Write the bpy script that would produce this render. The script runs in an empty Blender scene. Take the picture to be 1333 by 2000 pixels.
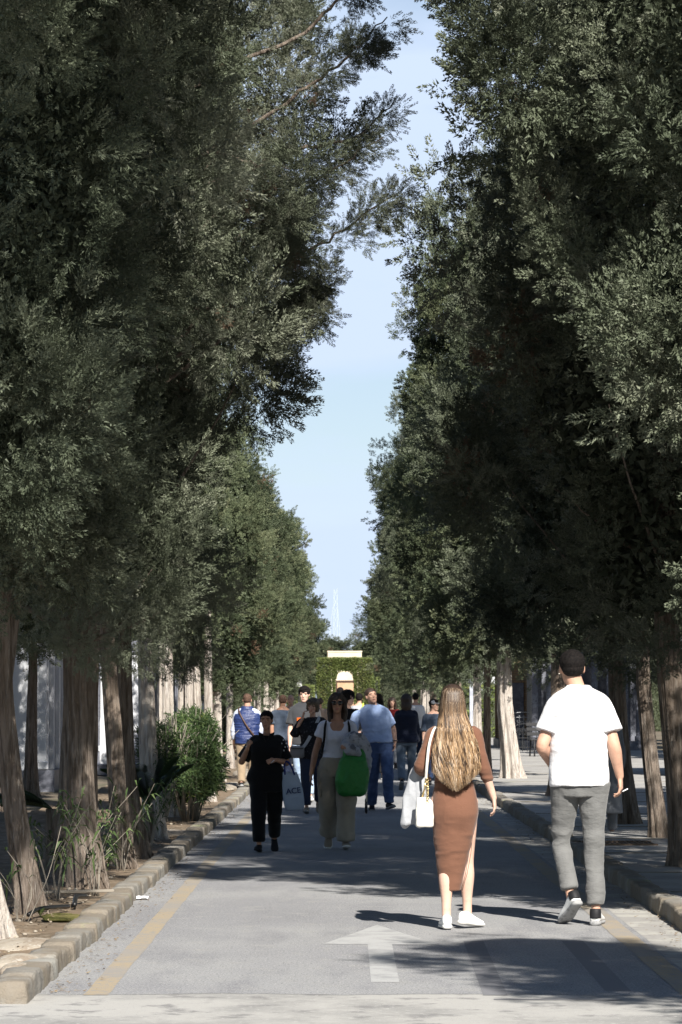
import bpy, math, random
import numpy as np
from mathutils import Vector, Matrix
R = math.radians
rng = np.random.default_rng(7)
random.seed(7)
sc = bpy.context.scene
COL = sc.collection

# ---------------------------------------------------------------- camera
F, CX, CY, VPX, HY, CAMZ = 6400.0, 666.5, 1000.0, 677.0, 1372.0, 1.55
PITCH = math.atan((HY - CY) / F)
YAW = math.atan((VPX - CX) / F)
camd = bpy.data.cameras.new("camera")
cam = bpy.data.objects.new("camera", camd)
COL.objects.link(cam)
cam.location = (0, 0, CAMZ)
cam.rotation_euler = (math.pi / 2 + PITCH, 0, YAW)
camd.sensor_fit = 'VERTICAL'
camd.sensor_height = 36
camd.lens = F / 2000 * 36
camd.clip_end = 3000
camd.clip_start = 0.5
camd.dof.use_dof = True
camd.dof.focus_distance = 24.0
camd.dof.aperture_fstop = 16.0
sc.camera = cam

# ---------------------------------------------------------------- light
SUN_EL, SUN_X, SUN_Y = R(39), 0.29, -0.957        # direction towards the sun
w = bpy.data.worlds.new("World"); sc.world = w; w.use_nodes = True
nt = w.node_tree; nt.nodes.clear()
out = nt.nodes.new('ShaderNodeOutputWorld'); bg = nt.nodes.new('ShaderNodeBackground')
sky = nt.nodes.new('ShaderNodeTexSky'); sky.sky_type = 'NISHITA'; sky.sun_disc = False
sky.sun_elevation = SUN_EL; sky.sun_rotation = math.atan2(SUN_X, SUN_Y)
sky.air_density = 1.0; sky.dust_density = 0.15; sky.ozone_density = 1.6
bg.inputs[1].default_value = 0.05
# thin high cloud veil, soft wisps drawn out sideways
tc = nt.nodes.new('ShaderNodeTexCoord'); mp = nt.nodes.new('ShaderNodeMapping')
mp.inputs['Scale'].default_value = (3.0, 3.0, 11.0)
nz = nt.nodes.new('ShaderNodeTexNoise'); nz.inputs['Scale'].default_value = 2.2
nz.inputs['Detail'].default_value = 5; nz.inputs['Roughness'].default_value = 0.5
cr = nt.nodes.new('ShaderNodeValToRGB')
cr.color_ramp.elements[0].position = 0.38; cr.color_ramp.elements[0].color = (0.42, 0.42, 0.42, 1)
cr.color_ramp.elements[1].position = 0.58; cr.color_ramp.elements[1].color = (1.0, 1.0, 1.0, 1)
mx = nt.nodes.new('ShaderNodeMix'); mx.data_type = 'RGBA'
mx.inputs[7].default_value = (7.0, 8.35, 10.6, 1)
nt.links.new(tc.outputs['Generated'], mp.inputs[0]); nt.links.new(mp.outputs[0], nz.inputs[0])
nt.links.new(nz.outputs[0], cr.inputs[0]); sx = nt.nodes.new('ShaderNodeSeparateXYZ'); nt.links.new(tc.outputs['Generated'], sx.inputs[0])
el = nt.nodes.new('ShaderNodeMapRange'); el.inputs[1].default_value = .25; el.inputs[2].default_value = .55
el.inputs[3].default_value = 1.0; el.inputs[4].default_value = 0.05          # the veil lies low over the horizon
nt.links.new(sx.outputs[2], el.inputs[0])
mlt = nt.nodes.new('ShaderNodeMath'); mlt.operation = 'MULTIPLY'
az = nt.nodes.new('ShaderNodeMapRange'); az.inputs[1].default_value = .05; az.inputs[2].default_value = .8; az.inputs[3].default_value = .03; az.inputs[4].default_value = 1.0
nt.links.new(sx.outputs[1], az.inputs[0]); m2_ = nt.nodes.new('ShaderNodeMath'); m2_.operation = 'MULTIPLY'                     # veil thinned overhead and behind to weaken the fill light
nt.links.new(cr.outputs[0], mlt.inputs[0]); nt.links.new(el.outputs[0], mlt.inputs[1]); nt.links.new(mlt.outputs[0], m2_.inputs[0]); nt.links.new(az.outputs[0], m2_.inputs[1]); nt.links.new(m2_.outputs[0], mx.inputs[0])
nt.links.new(sky.outputs[0], mx.inputs[6]); nt.links.new(mx.outputs[2], bg.inputs[0])
nt.links.new(bg.outputs[0], out.inputs[0])
sund = bpy.data.lights.new("sun", 'SUN'); sun = bpy.data.objects.new("sun", sund); COL.objects.link(sun)
sund.energy = 5.0; sund.angle = R(0.55); sund.color = (1.0, 0.955, 0.88)
sdir = Vector((SUN_X * math.cos(SUN_EL), SUN_Y * math.cos(SUN_EL), math.sin(SUN_EL)))
sun.rotation_euler = sdir.to_track_quat('Z', 'Y').to_euler()
sun.location = (8, -20, 30)
sc.view_settings.view_transform = 'Standard'; sc.view_settings.look = 'None'
sc.view_settings.exposure = 1.0; sc.view_settings.gamma = 1
sc.view_settings.use_curve_mapping = False
sc.render.engine = 'CYCLES'
sc.cycles.max_bounces = 6; sc.cycles.diffuse_bounces = 2; sc.cycles.transparent_max_bounces = 4
sc.cycles.use_denoising = True; sc.cycles.denoiser = 'OPENIMAGEDENOISE'; sc.cycles.denoising_input_passes = 'RGB_ALBEDO_NORMAL'; sc.cycles.denoising_prefilter = 'ACCURATE'

# ---------------------------------------------------------------- geometry helpers
_cr = cam.rotation_euler.to_matrix()
def ray(px, py):
    return _cr @ Vector((px - CX, -(py - CY), -F)).normalized()
def pt(px, py, D):
    d = ray(px, py); k = D / d.y
    return Vector((d.x * k, D, CAMZ + d.z * k))
def gnd(px, py, z=0.0):
    d = ray(px, py); k = (z - CAMZ) / d.z
    return Vector((d.x * k, d.y * k, z))

def tag(o, label=None, cat=None, group=None, kind=None):
    if label: o['label'] = label
    if cat: o['category'] = cat
    if group: o['group'] = group
    if kind: o['kind'] = kind
    return o
def empty(name, loc, rz=0.0, label=None, cat=None, group=None):
    o = bpy.data.objects.new(name, None); COL.objects.link(o)
    o.location = loc; o.rotation_euler = (0, 0, rz); o.empty_display_size = 0.2
    return tag(o, label, cat, group)
def link(name, me, mat=None, parent=None, loc=None):
    o = bpy.data.objects.new(name, me); COL.objects.link(o)
    if mat is not None and len(me.materials) == 0: me.materials.append(mat)
    if parent is not None: o.parent = parent
    if loc is not None: o.location = loc
    return o
def mesh_np(name, V, Fc, smooth=False, attrs=None):
    """V (n,3), Fc list of arrays/lists of same-length faces or a (m,k) array"""
    V = np.asarray(V, np.float32)
    me = bpy.data.meshes.new(name)
    me.vertices.add(len(V)); me.vertices.foreach_set('co', V.ravel())
    if isinstance(Fc, np.ndarray):
        m, k = Fc.shape
        me.loops.add(m * k); me.loops.foreach_set('vertex_index', Fc.astype(np.int32).ravel())
        me.polygons.add(m); me.polygons.foreach_set('loop_start', np.arange(0, m * k, k, dtype=np.int32))
    else:
        tot = [len(f) for f in Fc]; flat = [i for f in Fc for i in f]
        me.loops.add(len(flat)); me.loops.foreach_set('vertex_index', np.array(flat, np.int32))
        me.polygons.add(len(tot)); st = np.concatenate([[0], np.cumsum(tot)[:-1]]).astype(np.int32)
        me.polygons.foreach_set('loop_start', st)
    if attrs:
        for an, av in attrs.items():
            a = me.attributes.new(an, 'FLOAT', 'POINT'); a.data.foreach_set('value', np.asarray(av, np.float32))
    me.update(calc_edges=True)
    me.polygons.foreach_set('use_smooth', np.full(len(me.polygons), smooth))
    return me

class MB:
    """collects shapes for one mesh"""
    def __init__(s): s.v = []; s.f = []
    def add(s, V, Fc):
        b = len(s.v); s.v.extend([tuple(p) for p in V]); s.f.extend([tuple(i + b for i in f) for f in Fc]); return s
    def box(s, c, d, rz=0.0, bev=0.0, rot=None):
        x, y, z = (k / 2 for k in d); m = Matrix.Rotation(rz, 3, 'Z') if rot is None else rot
        if bev <= 0:
            P = [(-x, -y, -z), (x, -y, -z), (x, y, -z), (-x, y, -z), (-x, -y, z), (x, -y, z), (x, y, z), (-x, y, z)]
            Fc = [(0, 3, 2, 1), (4, 5, 6, 7), (0, 1, 5, 4), (1, 2, 6, 5), (2, 3, 7, 6), (3, 0, 4, 7)]
        else:
            b = min(bev, x * .9, y * .9, z * .9); P = []; Fc = []
            def ringz(ix, iy, zz):
                o = []
                for sx, sy in ((-1, -1), (1, -1), (1, 1), (-1, 1)):
                    a = (sx * (ix - b), sy * iy, zz); c2 = (sx * ix, sy * (iy - b), zz)
                    o += [c2, a] if sx * sy > 0 else [a, c2]
                return o
            for ins, zz in ((b, -z), (0, -z + b), (0, z - b), (b, z)): P += ringz(x - ins, y - ins, zz)
            for k in range(3):
                for i in range(8): j = (i + 1) % 8; Fc.append((k * 8 + i, k * 8 + j, k * 8 + 8 + j, k * 8 + 8 + i))
            Fc.append(tuple(range(7, -1, -1))); Fc.append(tuple(range(24, 32)))
        return s.add([m @ Vector(p) + Vector(c) for p in P], Fc)
    def tube(s, pts, rad, n=8, cap=True):
        pts = [Vector(p) for p in pts]
        if not hasattr(rad, '__len__'): rad = [rad] * len(pts)
        V = []; Fc = []; up = None
        for i, p in enumerate(pts):
            t = (pts[min(i + 1, len(pts) - 1)] - pts[max(i - 1, 0)]).normalized()
            if up is None: up = t.orthogonal().normalized()
            u = (up - t * up.dot(t)).normalized(); up = u; v = t.cross(u)
            for k in range(n):
                a = 2 * math.pi * k / n; V.append(p + (u * math.cos(a) + v * math.sin(a)) * rad[i])
        for i in range(len(pts) - 1):
            for k in range(n): j = (k + 1) % n; Fc.append((i * n + k, i * n + j, i * n + n + j, i * n + n + k))
        if cap: Fc.append(tuple(range(n - 1, -1, -1))); Fc.append(tuple(range(len(V) - n, len(V))))
        return s.add(V, Fc)
    def build(s, name, mat, parent=None, smooth=False, loc=None):
        me = mesh_np(name, s.v, s.f, smooth); return link(name, me, mat, parent, loc)

# vectorised value noise
def _h(ix, iy, iz, seed):
    n = (ix.astype(np.int64) * 374761393 + iy.astype(np.int64) * 668265263 + iz.astype(np.int64) * 2147483647 + seed * 974711) & 0xffffffff
    n = ((n ^ (n >> 13)) * 1274126177) & 0xffffffff
    n = ((n ^ (n >> 16)) * 2246822519) & 0xffffffff
    return ((n ^ (n >> 15)) & 0xffffff) / float(0xffffff)
def vnoise(P, scale=1.0, seed=0, oct=1):
    P = np.asarray(P, float) * scale; tot = 0; amp = 1; s = 0
    for o in range(oct):
        i = np.floor(P); f = P - i; f = f * f * (3 - 2 * f); i = i.astype(np.int64); r = 0
        for dx in (0, 1):
            for dy in (0, 1):
                for dz in (0, 1):
                    wgt = (f[:, 0] if dx else 1 - f[:, 0]) * (f[:, 1] if dy else 1 - f[:, 1]) * (f[:, 2] if dz else 1 - f[:, 2])
                    r = r + wgt * _h(i[:, 0] + dx, i[:, 1] + dy, i[:, 2] + dz, seed + o * 17)
        tot = tot + amp * (r * 2 - 1); s += amp; amp *= .5; P = P * 2.03
    return tot / s

# ---------------------------------------------------------------- materials
def mat(name, col=(.5, .5, .5), rough=.8, spec=.3, noise=None, bump=None, metal=0.0, trans=0.0, coat=0.0, sheen=0.0):
    """noise: (scale, colour2, lo, hi[, stretch xyz]); bump: (scale, strength, dist[, stretch])"""
    m = bpy.data.materials.new(name); m.use_nodes = True; n = m.node_tree; b = n.nodes['Principled BSDF']
    b.inputs['Base Color'].default_value = (*col, 1); b.inputs['Roughness'].default_value = rough
    b.inputs['Specular IOR Level'].default_value = spec; b.inputs['Metallic'].default_value = metal
    if sheen: b.inputs['Sheen Weight'].default_value = sheen
    t = n.nodes.new('ShaderNodeTexCoord')
    def nz(scale, stretch=None, detail=6, rgh=.6):
        x = n.nodes.new('ShaderNodeTexNoise'); x.inputs['Scale'].default_value = scale
        x.inputs['Detail'].default_value = detail; x.inputs['Roughness'].default_value = rgh
        if stretch:
            mp = n.nodes.new('ShaderNodeMapping'); mp.inputs['Scale'].default_value = stretch
            n.links.new(t.outputs['Object'], mp.inputs[0]); n.links.new(mp.outputs[0], x.inputs[0])
        else: n.links.new(t.outputs['Object'], x.inputs[0])
        return x
    if noise:
        ns = noise if isinstance(noise, list) else [noise]; prev = None
        for q in ns:
            x = nz(q[0], q[4] if len(q) > 4 else None)
            mr = n.nodes.new('ShaderNodeMapRange'); mr.inputs[1].default_value = q[2]; mr.inputs[2].default_value = q[3]
            mr.interpolation_type = 'SMOOTHSTEP'
            n.links.new(x.outputs[0], mr.inputs[0])
            mm = n.nodes.new('ShaderNodeMix'); mm.data_type = 'RGBA'; n.links.new(mr.outputs[0], mm.inputs[0])
            if prev is None: mm.inputs[6].default_value = (*col, 1)
            else: n.links.new(prev.outputs[2], mm.inputs[6])
            mm.inputs[7].default_value = (*q[1], 1); prev = mm
        n.links.new(prev.outputs[2], b.inputs['Base Color'])
    if bump:
        bs = bump if isinstance(bump, list) else [bump]; last = None
        for q in bs:
            x = nz(q[0], q[3] if len(q) > 3 else None)
            bp = n.nodes.new('ShaderNodeBump'); bp.inputs['Strength'].default_value = q[1]; bp.inputs['Distance'].default_value = q[2]
            n.links.new(x.outputs[0], bp.inputs['Height'])
            if last: n.links.new(last.outputs[0], bp.inputs['Normal'])
            last = bp
        n.links.new(last.outputs[0], b.inputs['Normal'])
    if trans:
        tr = n.nodes.new('ShaderNodeBsdfTranslucent'); ms = n.nodes.new('ShaderNodeMixShader'); ms.inputs[0].default_value = trans
        if noise: n.links.new(prev.outputs[2], tr.inputs[0])
        else: tr.inputs[0].default_value = (*col, 1)
        n.links.new(b.outputs[0], ms.inputs[1]); n.links.new(tr.outputs[0], ms.inputs[2])
        n.links.new(ms.outputs[0], n.nodes['Material Output'].inputs[0])
    return m

def leaf_mat(name, greens, dead=(.17, .11, .07), trans=.13, deadpos=.93):
    m = bpy.data.materials.new(name); m.use_nodes = True; n = m.node_tree; b = n.nodes['Principled BSDF']
    at = n.nodes.new('ShaderNodeAttribute'); at.attribute_name = 'tint'
    rp = n.nodes.new('ShaderNodeValToRGB'); e = rp.color_ramp.elements
    e[0].position = 0; e[0].color = (*greens[0], 1); e[1].position = 1; e[1].color = (*dead, 1)
    k = len(greens)
    for i in range(1, k):
        q = e.new(i / (k - 1) * (deadpos - .02)); q.color = (*greens[i], 1)
    q = e.new(deadpos); q.color = (*dead, 1)
    oi = n.nodes.new('ShaderNodeObjectInfo'); hs = n.nodes.new('ShaderNodeHueSaturation')
    mr = n.nodes.new('ShaderNodeMapRange'); mr.inputs[3].default_value = .75; mr.inputs[4].default_value = 1.25
    n.links.new(oi.outputs['Random'], mr.inputs[0]); n.links.new(mr.outputs[0], hs.inputs['Value'])
    n.links.new(at.outputs['Fac'], rp.inputs[0]); n.links.new(rp.outputs[0], hs.inputs['Color'])
    b.inputs['Roughness'].default_value = .62; b.inputs['Specular IOR Level'].default_value = .35
    tr = n.nodes.new('ShaderNodeBsdfTranslucent'); ms = n.nodes.new('ShaderNodeMixShader'); ms.inputs[0].default_value = trans
    n.links.new(hs.outputs[0], b.inputs['Base Color']); n.links.new(hs.outputs[0], tr.inputs[0])
    n.links.new(b.outputs[0], ms.inputs[1]); n.links.new(tr.outputs[0], ms.inputs[2])
    n.links.new(ms.outputs[0], n.nodes['Material Output'].inputs[0])
    return m
M = {}
M['cyp_grey'] = leaf_mat('cypress_foliage_grey_green', [(.054, .066, .040), (.098, .115, .073), (.152, .170, .115), (.205, .215, .16)], dead=(.20, .13, .085))
M['cyp_green'] = leaf_mat('cypress_foliage_green', [(.044, .058, .030), (.082, .104, .056), (.130, .152, .082), (.18, .195, .11)])
M['cyp_dark'] = leaf_mat('cypress_foliage_dark', [(.045, .054, .028), (.075, .088, .046), (.11, .125, .070)])
M['leaf_bush'] = leaf_mat('oleander_leaves', [(.024, .044, .015), (.040, .070, .022), (.064, .104, .032), (.10, .14, .045)], dead=(.20, .24, .06))
M['leaf_hedge'] = leaf_mat('clipped_hedge_leaves', [(.10, .135, .035), (.145, .19, .05), (.17, .20, .06), (.21, .18, .08)], dead=(.16, .10, .05))
M['palm'] = mat('palm_leaf', (.03, .055, .02), .45, .5)
M['bark'] = mat('cypress_bark', (.245, .20, .165), .92, .15,
    noise=[(3.2, (.12, .095, .075), .42, .60, (9, 9, 1.0)), (9, (.36, .32, .28), .52, .75, (6, 6, .6)), (1.3, (.19, .145, .11), .45, .7)],
    bump=[(7, 1.0, .035, (9, 9, .7)), (30, .6, .01, (4, 4, .5))])
M['bark_pale'] = mat('pale_weathered_bark', (.47, .42, .37), .92, .15,
    noise=[(3.2, (.30, .255, .22), .45, .62, (9, 9, .9)), (8, (.58, .54, .50), .5, .7, (6, 6, .5))],
    bump=[(7, 1.0, .035, (9, 9, .7)), (30, .6, .01, (4, 4, .5))])
M['twig'] = mat('dry_twig', (.26, .23, .19), .9, .2, bump=(40, .5, .004))
# ---------------------------------------------------------------- foliage building blocks
def _rot_to(d):
    """(n,3) unit dirs -> (n,3,3) matrices whose 3rd column is d, with a random roll"""
    n = len(d); r = rng.normal(size=(n, 3)); u = np.cross(d, r); u /= np.linalg.norm(u, axis=1)[:, None] + 1e-9
    v = np.cross(d, u); return np.stack([u, v, d], axis=2)
def nrm(a): return a / (np.linalg.norm(a, axis=-1, keepdims=True) + 1e-9)

def tuft(n=46, L=.26, w=.011, spread=.75, leaf=.075, jit=.18):
    """one feathery spray along +Z: thin pointed scale-leaf twigs, returned as (n,3,3) triangles"""
    s = rng.random(n) ** .8
    a = rng.random(n) * 2 * math.pi
    rad = np.stack([np.cos(a), np.sin(a), np.zeros(n)], 1)
    d = nrm(rad * spread * (1.05 - .75 * s)[:, None] + np.array([0, 0, 1.]) * (.55 + .6 * s)[:, None] + rng.normal(size=(n, 3)) * jit)
    base = np.array([0, 0, 1.]) * (s * L)[:, None] + rad * .012
    l = leaf * (1.15 - .55 * s) * (.7 + .6 * rng.random(n))
    side = nrm(np.cross(d, rng.normal(size=(n, 3))))
    ww = w * (.6 + .8 * rng.random(n))
    st = base + d * (l * .15)[:, None]
    return np.stack([st - side * ww[:, None] * .5, st + side * ww[:, None] * .5, base + d * l[:, None]], 1)

def clump(nt=20, r=.26, elong=1.5, droop=0.0, **kw):
    """lobe of sprays whose axis is +Z"""
    T = []; tid = []
    d = nrm(rng.normal(size=(nt, 3)) * np.array([1, 1, .8]) + np.array([0, 0, .55]))
    M3 = _rot_to(nrm(d + np.array([0, 0, .35])))
    for i in range(nt):
        t = tuft(**kw) * (.75 + .5 * rng.random())
        p = d[i] * r * (.35 + .45 * rng.random()) * np.array([1, 1, elong])
        T.append(t @ M3[i].T + p); tid += [rng.random()] * len(t)
    return np.concatenate(T), np.array(tid)

CL = {
    'fine': [clump(nt=38, n=50, L=.11, w=.0105, leaf=.031, r=.28, spread=.95, jit=.32) for _ in range(5)],
    'knobby': [clump(nt=30, n=44, L=.10, w=.014, leaf=.036, r=.24, spread=.9) for _ in range(5)],
    'plume': [clump(nt=36, n=66, L=.16, w=.0088, leaf=.034, r=.27, elong=1.8, spread=.85, jit=.28) for _ in range(5)],
}
def place_clumps(kind, pos, axis, scale, tint, tj=.12):
    n = len(pos); Rm = _rot_to(nrm(axis)); Vs = []; Ts = []; scale = np.where(tint > .95, scale * .55, scale)
    for i in range(n):
        T, tid = CL[kind][rng.integers(len(CL[kind]))]
        V = T.reshape(-1, 3) * scale[i] @ Rm[i].T + pos[i]
        Vs.append(V.astype(np.float32))
        if tint[i] > .95: tt = np.full(len(T), tint[i])
        else: tt = np.clip(tint[i] + (tid - .5) * 2 * tj, 0, .9)
        Ts.append(np.repeat(tt, 3).astype(np.float32))
    return np.concatenate(Vs), np.concatenate(Ts)

def prof(t, base=.42, full=.3, top=.78):
    """crown radius along its height, t 0..1"""
    a = base + (1 - base) * np.clip(t / full, 0, 1) ** .7
    b = np.where(t > top, np.sqrt(np.clip(1 - ((t - top) / (1 - top)) ** 2, 0, 1)) * .93 + .07, 1.0)
    return a * b * (1 - .12 * np.clip(t, 0, 1))

def crown(name, seed, H, zb, Rr, n, kind='fine', up=1.0, sc_=(.8, 1.5), dead=.02, base=.42, full=.3, lump=.22, extra=None, matk='cyp_grey', zmax=None, cx=0.0, lean=0.0, brown_at=None, shelf=None, top=.78, lobe=.25):
    global rng
    rng = np.random.default_rng(seed)
    n = int(n * 1.25); t = rng.random(n * 3); keep = rng.random(n * 3) < prof(t, base, full, top); t = t[keep][:n]; n = len(t)
    th = rng.random(n) * 2 * math.pi
    z = zb + t * (H - zb)
    q = np.stack([np.cos(th) * 1.4, np.sin(th) * 1.4, z * .75], 1)
    hole = vnoise(q * np.array([1.1, 1.1, 1.5]), 1.25, seed + 77); ok = (hole > -.22) | (rng.random(n) < .18)      # gaps between the boughs
    th, z, t, q = th[ok], z[ok], t[ok], q[ok]; n = len(z)
    lum = vnoise(q, 1.3, seed) * lump * 1.15 + vnoise(q, 3.1, seed + 5) * lump * .7
    inner = rng.random(n) < .3
    sh = 1.0
    if shelf: sh = shelf[2] + (1 - shelf[2]) * np.clip((z + lum * 2 - shelf[0]) / (shelf[1] - shelf[0]), 0, 1)
    rr = sh * Rr * prof(t, base, full, top) * (1 + lum) * np.where(inner, .25 + .5 * rng.random(n), .86 + .14 * rng.random(n))
    pos = np.stack([cx * t + np.cos(th) * rr, np.sin(th) * rr, z], 1)
    # most sprays gather into bulging lobes with dark clefts between them
    m_ = max(8, int(n / 8)); li = rng.choice(n, m_, replace=False); lc = pos[li].copy(); k_ = 1.05 + .12 * rng.random(m_); lc[:, 0] = cx * t[li] + (lc[:, 0] - cx * t[li]) * np.where(inner[li], 1.0, k_); lc[:, 1] *= np.where(inner[li], 1.0, k_)
    D2 = ((pos[:, None, :] - lc[None]) ** 2 * np.array([1, 1, .45])).sum(2); best = D2.argmin(1); go = (~inner) & (rng.random(n) < .82); ls = lobe * (.7 + .6 * rng.random(m_))
    dr_ = nrm(rng.normal(size=(n, 3))) * (rng.random(n) ** .4)[:, None] * ls[best][:, None] * np.array([1, 1, 2.1]); pos = np.where(go[:, None], lc[best] + dr_, pos)
    out_ = np.stack([np.cos(th), np.sin(th), np.zeros(n)], 1)
    out_ = np.where(go[:, None], nrm(nrm(dr_) * .9 + out_ * .8), out_)
    ax = out_ * (.75 + .5 * rng.random(n))[:, None] + np.array([0, 0, 1.]) * (up * 1.25 * (.6 + .8 * rng.random(n)))[:, None] + rng.normal(size=(n, 3)) * .3
    s = sc_[0] + (sc_[1] - sc_[0]) * rng.random(n) ** 1.5
    tint = np.clip(.42 + .28 * vnoise(pos, .9, seed + 9) + .22 * rng.normal(size=n), .02, .88)
    tint[rng.random(n) < dead] = 1.0
    if brown_at is not None:
        for (bx, by, bz, br) in brown_at:
            dd = np.linalg.norm(pos - np.array([bx, by, bz]), axis=1); tint[(dd < br) & (rng.random(n) < .75)] = 1.0
    V, T = place_clumps(kind, pos, ax, s, tint)
    # coarse dark filler leaves added inside the crown to block light
    fs = .55 if kind == 'plume' or name == 'crown_near_right' else 1.0; nf = int(n * 70 / fs ** 1.5); tf = rng.random(nf); thf = rng.random(nf) * 2 * math.pi; zf = zb + .25 + tf * (H - zb - .4)
    shf = 1.0 if not shelf else shelf[2] + (1 - shelf[2]) * np.clip((zf - shelf[0]) / (shelf[1] - shelf[0]), 0, 1)
    lf = vnoise(np.stack([np.cos(thf) * 1.4, np.sin(thf) * 1.4, zf * .75], 1), 1.3, seed) * lump
    rf = shf * Rr * prof(tf, base, full, top) * (1 + lf) * (.20 + .46 * rng.random(nf) ** .5); pf = np.stack([cx * tf + np.cos(thf) * rf, np.sin(thf) * rf, zf], 1)
    d1 = nrm(rng.normal(size=(nf, 3)) + np.array([0, 0, .5])); d2 = nrm(np.cross(d1, rng.normal(size=(nf, 3)))); lf = (fs * (.045 + .045 * rng.random(nf)))[:, None]
    VF = np.stack([pf - d2 * lf * .42, pf + d2 * lf * .42, pf + d1 * lf * 1.3], 1).reshape(-1, 3); V = np.concatenate([V, VF]); T = np.concatenate([T, np.full(len(VF), .08)])
    if extra:
        for (k2, p2, a2, s2, t2) in extra:
            v, tt = place_clumps(k2, np.array(p2), np.array(a2), np.array(s2), np.array(t2)); V = np.concatenate([V, v]); T = np.concatenate([T, tt])
    me = mesh_np(name, V, np.arange(len(V)).reshape(-1, 3), False, {'tint': T})
    me.materials.append(M[matk])
    return me

def trunk_mesh(name, seed, r, H, path=None, flare=1.6, flute=.14, k=7, branches=(), nseg=56, top=.45, dz=.09):
    """fluted cypress bole that tapers into the crown; branches: (z, angle, length, radius, rise)"""
    rs = np.random.default_rng(seed)
    nr = int(H / dz) + 2; zs = np.linspace(-.08, H, nr); th = np.linspace(0, 2 * math.pi, nseg, endpoint=False)
    path = path or [(0, 0, 0), (rs.normal() * .04, rs.normal() * .04, H)]
    pz = [p[2] for p in path]; cxs = np.interp(zs, pz, [p[0] for p in path]); cys = np.interp(zs, pz, [p[1] for p in path])
    if nr > 8:
        kk = np.ones(5) / 5; cxs = np.convolve(np.pad(cxs, 2, 'edge'), kk, 'valid'); cys = np.convolve(np.pad(cys, 2, 'edge'), kk, 'valid')
    Z, TH = np.meshgrid(zs, th, indexing='ij')
    tz = np.clip(Z / H, 0, 1)
    base = r * (1 - (1 - top) * tz) * (1 + (flare - 1) * np.exp(-np.maximum(Z, 0) / .22) + .10 * np.exp(-np.maximum(Z, 0) / 1.0))
    ph = rs.random(4) * 6.28; tw = rs.normal() * .25
    fl = flute * (.45 * np.cos(k * TH + ph[0] + tw * Z) + .35 * np.cos((k + 4) * TH + ph[1] - .5 * tw * Z) + .4 * np.cos(3 * TH + ph[2] + .2 * Z) + .25 * np.cos(2 * TH + ph[3]))
    fl = fl * (1 + 1.3 * np.exp(-np.maximum(Z, 0) / .35))
    P = np.stack([np.cos(TH) * 1.0, np.sin(TH) * 1.0, Z * .35], -1).reshape(-1, 3)
    rough = vnoise(P, 7, seed, 3).reshape(Z.shape) * .09 + (1 - 2 * np.abs(vnoise(P * np.array([1, 1, .35]), 15, seed + 3, 2).reshape(Z.shape))) * .055
    rad = base * (1 + fl + rough)
    V = np.stack([cxs[:, None] + np.cos(TH) * rad, cys[:, None] + np.sin(TH) * rad, Z], -1).reshape(-1, 3)
    mb = MB(); V = V.tolist(); Fc = []
    for i in range(nr - 1):
        for j in range(nseg): j2 = (j + 1) % nseg; Fc.append((i * nseg + j, i * nseg + j2, i * nseg + nseg + j2, i * nseg + nseg + j))
    Fc.append(tuple(range((nr - 1) * nseg, nr * nseg)))
    mb.v = [tuple(v) for v in V]; mb.f = Fc
    for (bz, ba, bl, br, rise) in branches:
        c = (float(np.interp(bz, zs, cxs)), float(np.interp(bz, zs, cys)), bz); pts = [c]; rads = [br * 1.3]
        a = ba; zz = bz; x, y = c[0], c[1]
        for q in range(1, 8):
            f = q / 7; a += rs.normal() * .12; st = bl / 7
            x += math.cos(a) * st; y += math.sin(a) * st; zz += rise * st * (.3 + 1.0 * f) + rs.normal() * .02
            pts.append((x, y, zz)); rads.append(br * (1 - .8 * f))
        mb.tube(pts, rads, 7)
    return mesh_np(name, mb.v, mb.f, True)

# ---- shared crown meshes (local origin at trunk foot)
def rbr(rs, n, z0, z1, l=(.6, 1.6)):
    return [(z0 + rs.random() * (z1 - z0), rs.random() * 6.28, l[0] + rs.random() * (l[1] - l[0]), .012 + .02 * rs.random(), .5 + rs.random() * .9) for _ in range(n)]
RS = np.random.default_rng(3)
CR = {}
# broad crowns for the right row, slim tall ones near left, lower rounded ones farther left
CR['wideA'] = crown('crown_wide_a', 11, 11.0, 2.1, 1.85, 560, 'fine', up=.9, sc_=(.9, 1.6), matk='cyp_grey', base=.40, full=.30, lump=.34, dead=.015)
CR['wideB'] = crown('crown_wide_b', 12, 10.6, 2.3, 1.8, 540, 'knobby', up=1.1, sc_=(1.0, 1.8), matk='cyp_green', base=.45, full=.22, lump=.30)
CR['wideC'] = crown('crown_wide_c', 13, 11.4, 2.1, 1.85, 560, 'fine', up=.8, sc_=(.9, 1.6), matk='cyp_green', base=.42, full=.25, lump=.34, dead=.03)
CR['wideR'] = crown('crown_wide_r', 14, 10.8, 2.1, 1.85, 560, 'fine', up=.8, sc_=(.85, 1.5), matk='cyp_grey', base=.42, full=.25, lump=.34, dead=.03, brown_at=[(-1.4, -.5, 4.7, .45), (-1.25, -.8, 3.7, .6), (-.8, -1.1, 3.0, .5)])
CR['lowR'] = crown('crown_low_r', 15, 6.4, 2.2, 1.8, 430, 'fine', up=.9, sc_=(.9, 1.6), matk='cyp_grey', base=.42, full=.3, lump=.34, dead=.02, top=.6)
CR['slimA'] = crown('crown_slim_a', 21, 13.0, 2.45, 1.15, 430, 'fine', up=1.6, sc_=(.75, 1.4), matk='cyp_green', base=.5, full=.18, lump=.30, dead=.008)
CR['slimB'] = crown('crown_slim_b', 22, 12.2, 2.5, 1.2, 430, 'knobby', up=1.3, sc_=(.9, 1.6), matk='cyp_green', base=.42, full=.16, lump=.32, dead=.01)
CR['slimC'] = crown('crown_slim_c', 23, 13.4, 2.4, 1.15, 430, 'fine', up=1.3, sc_=(.8, 1.5), matk='cyp_grey', base=.5, full=.2, lump=.32, dead=.01)
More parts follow.
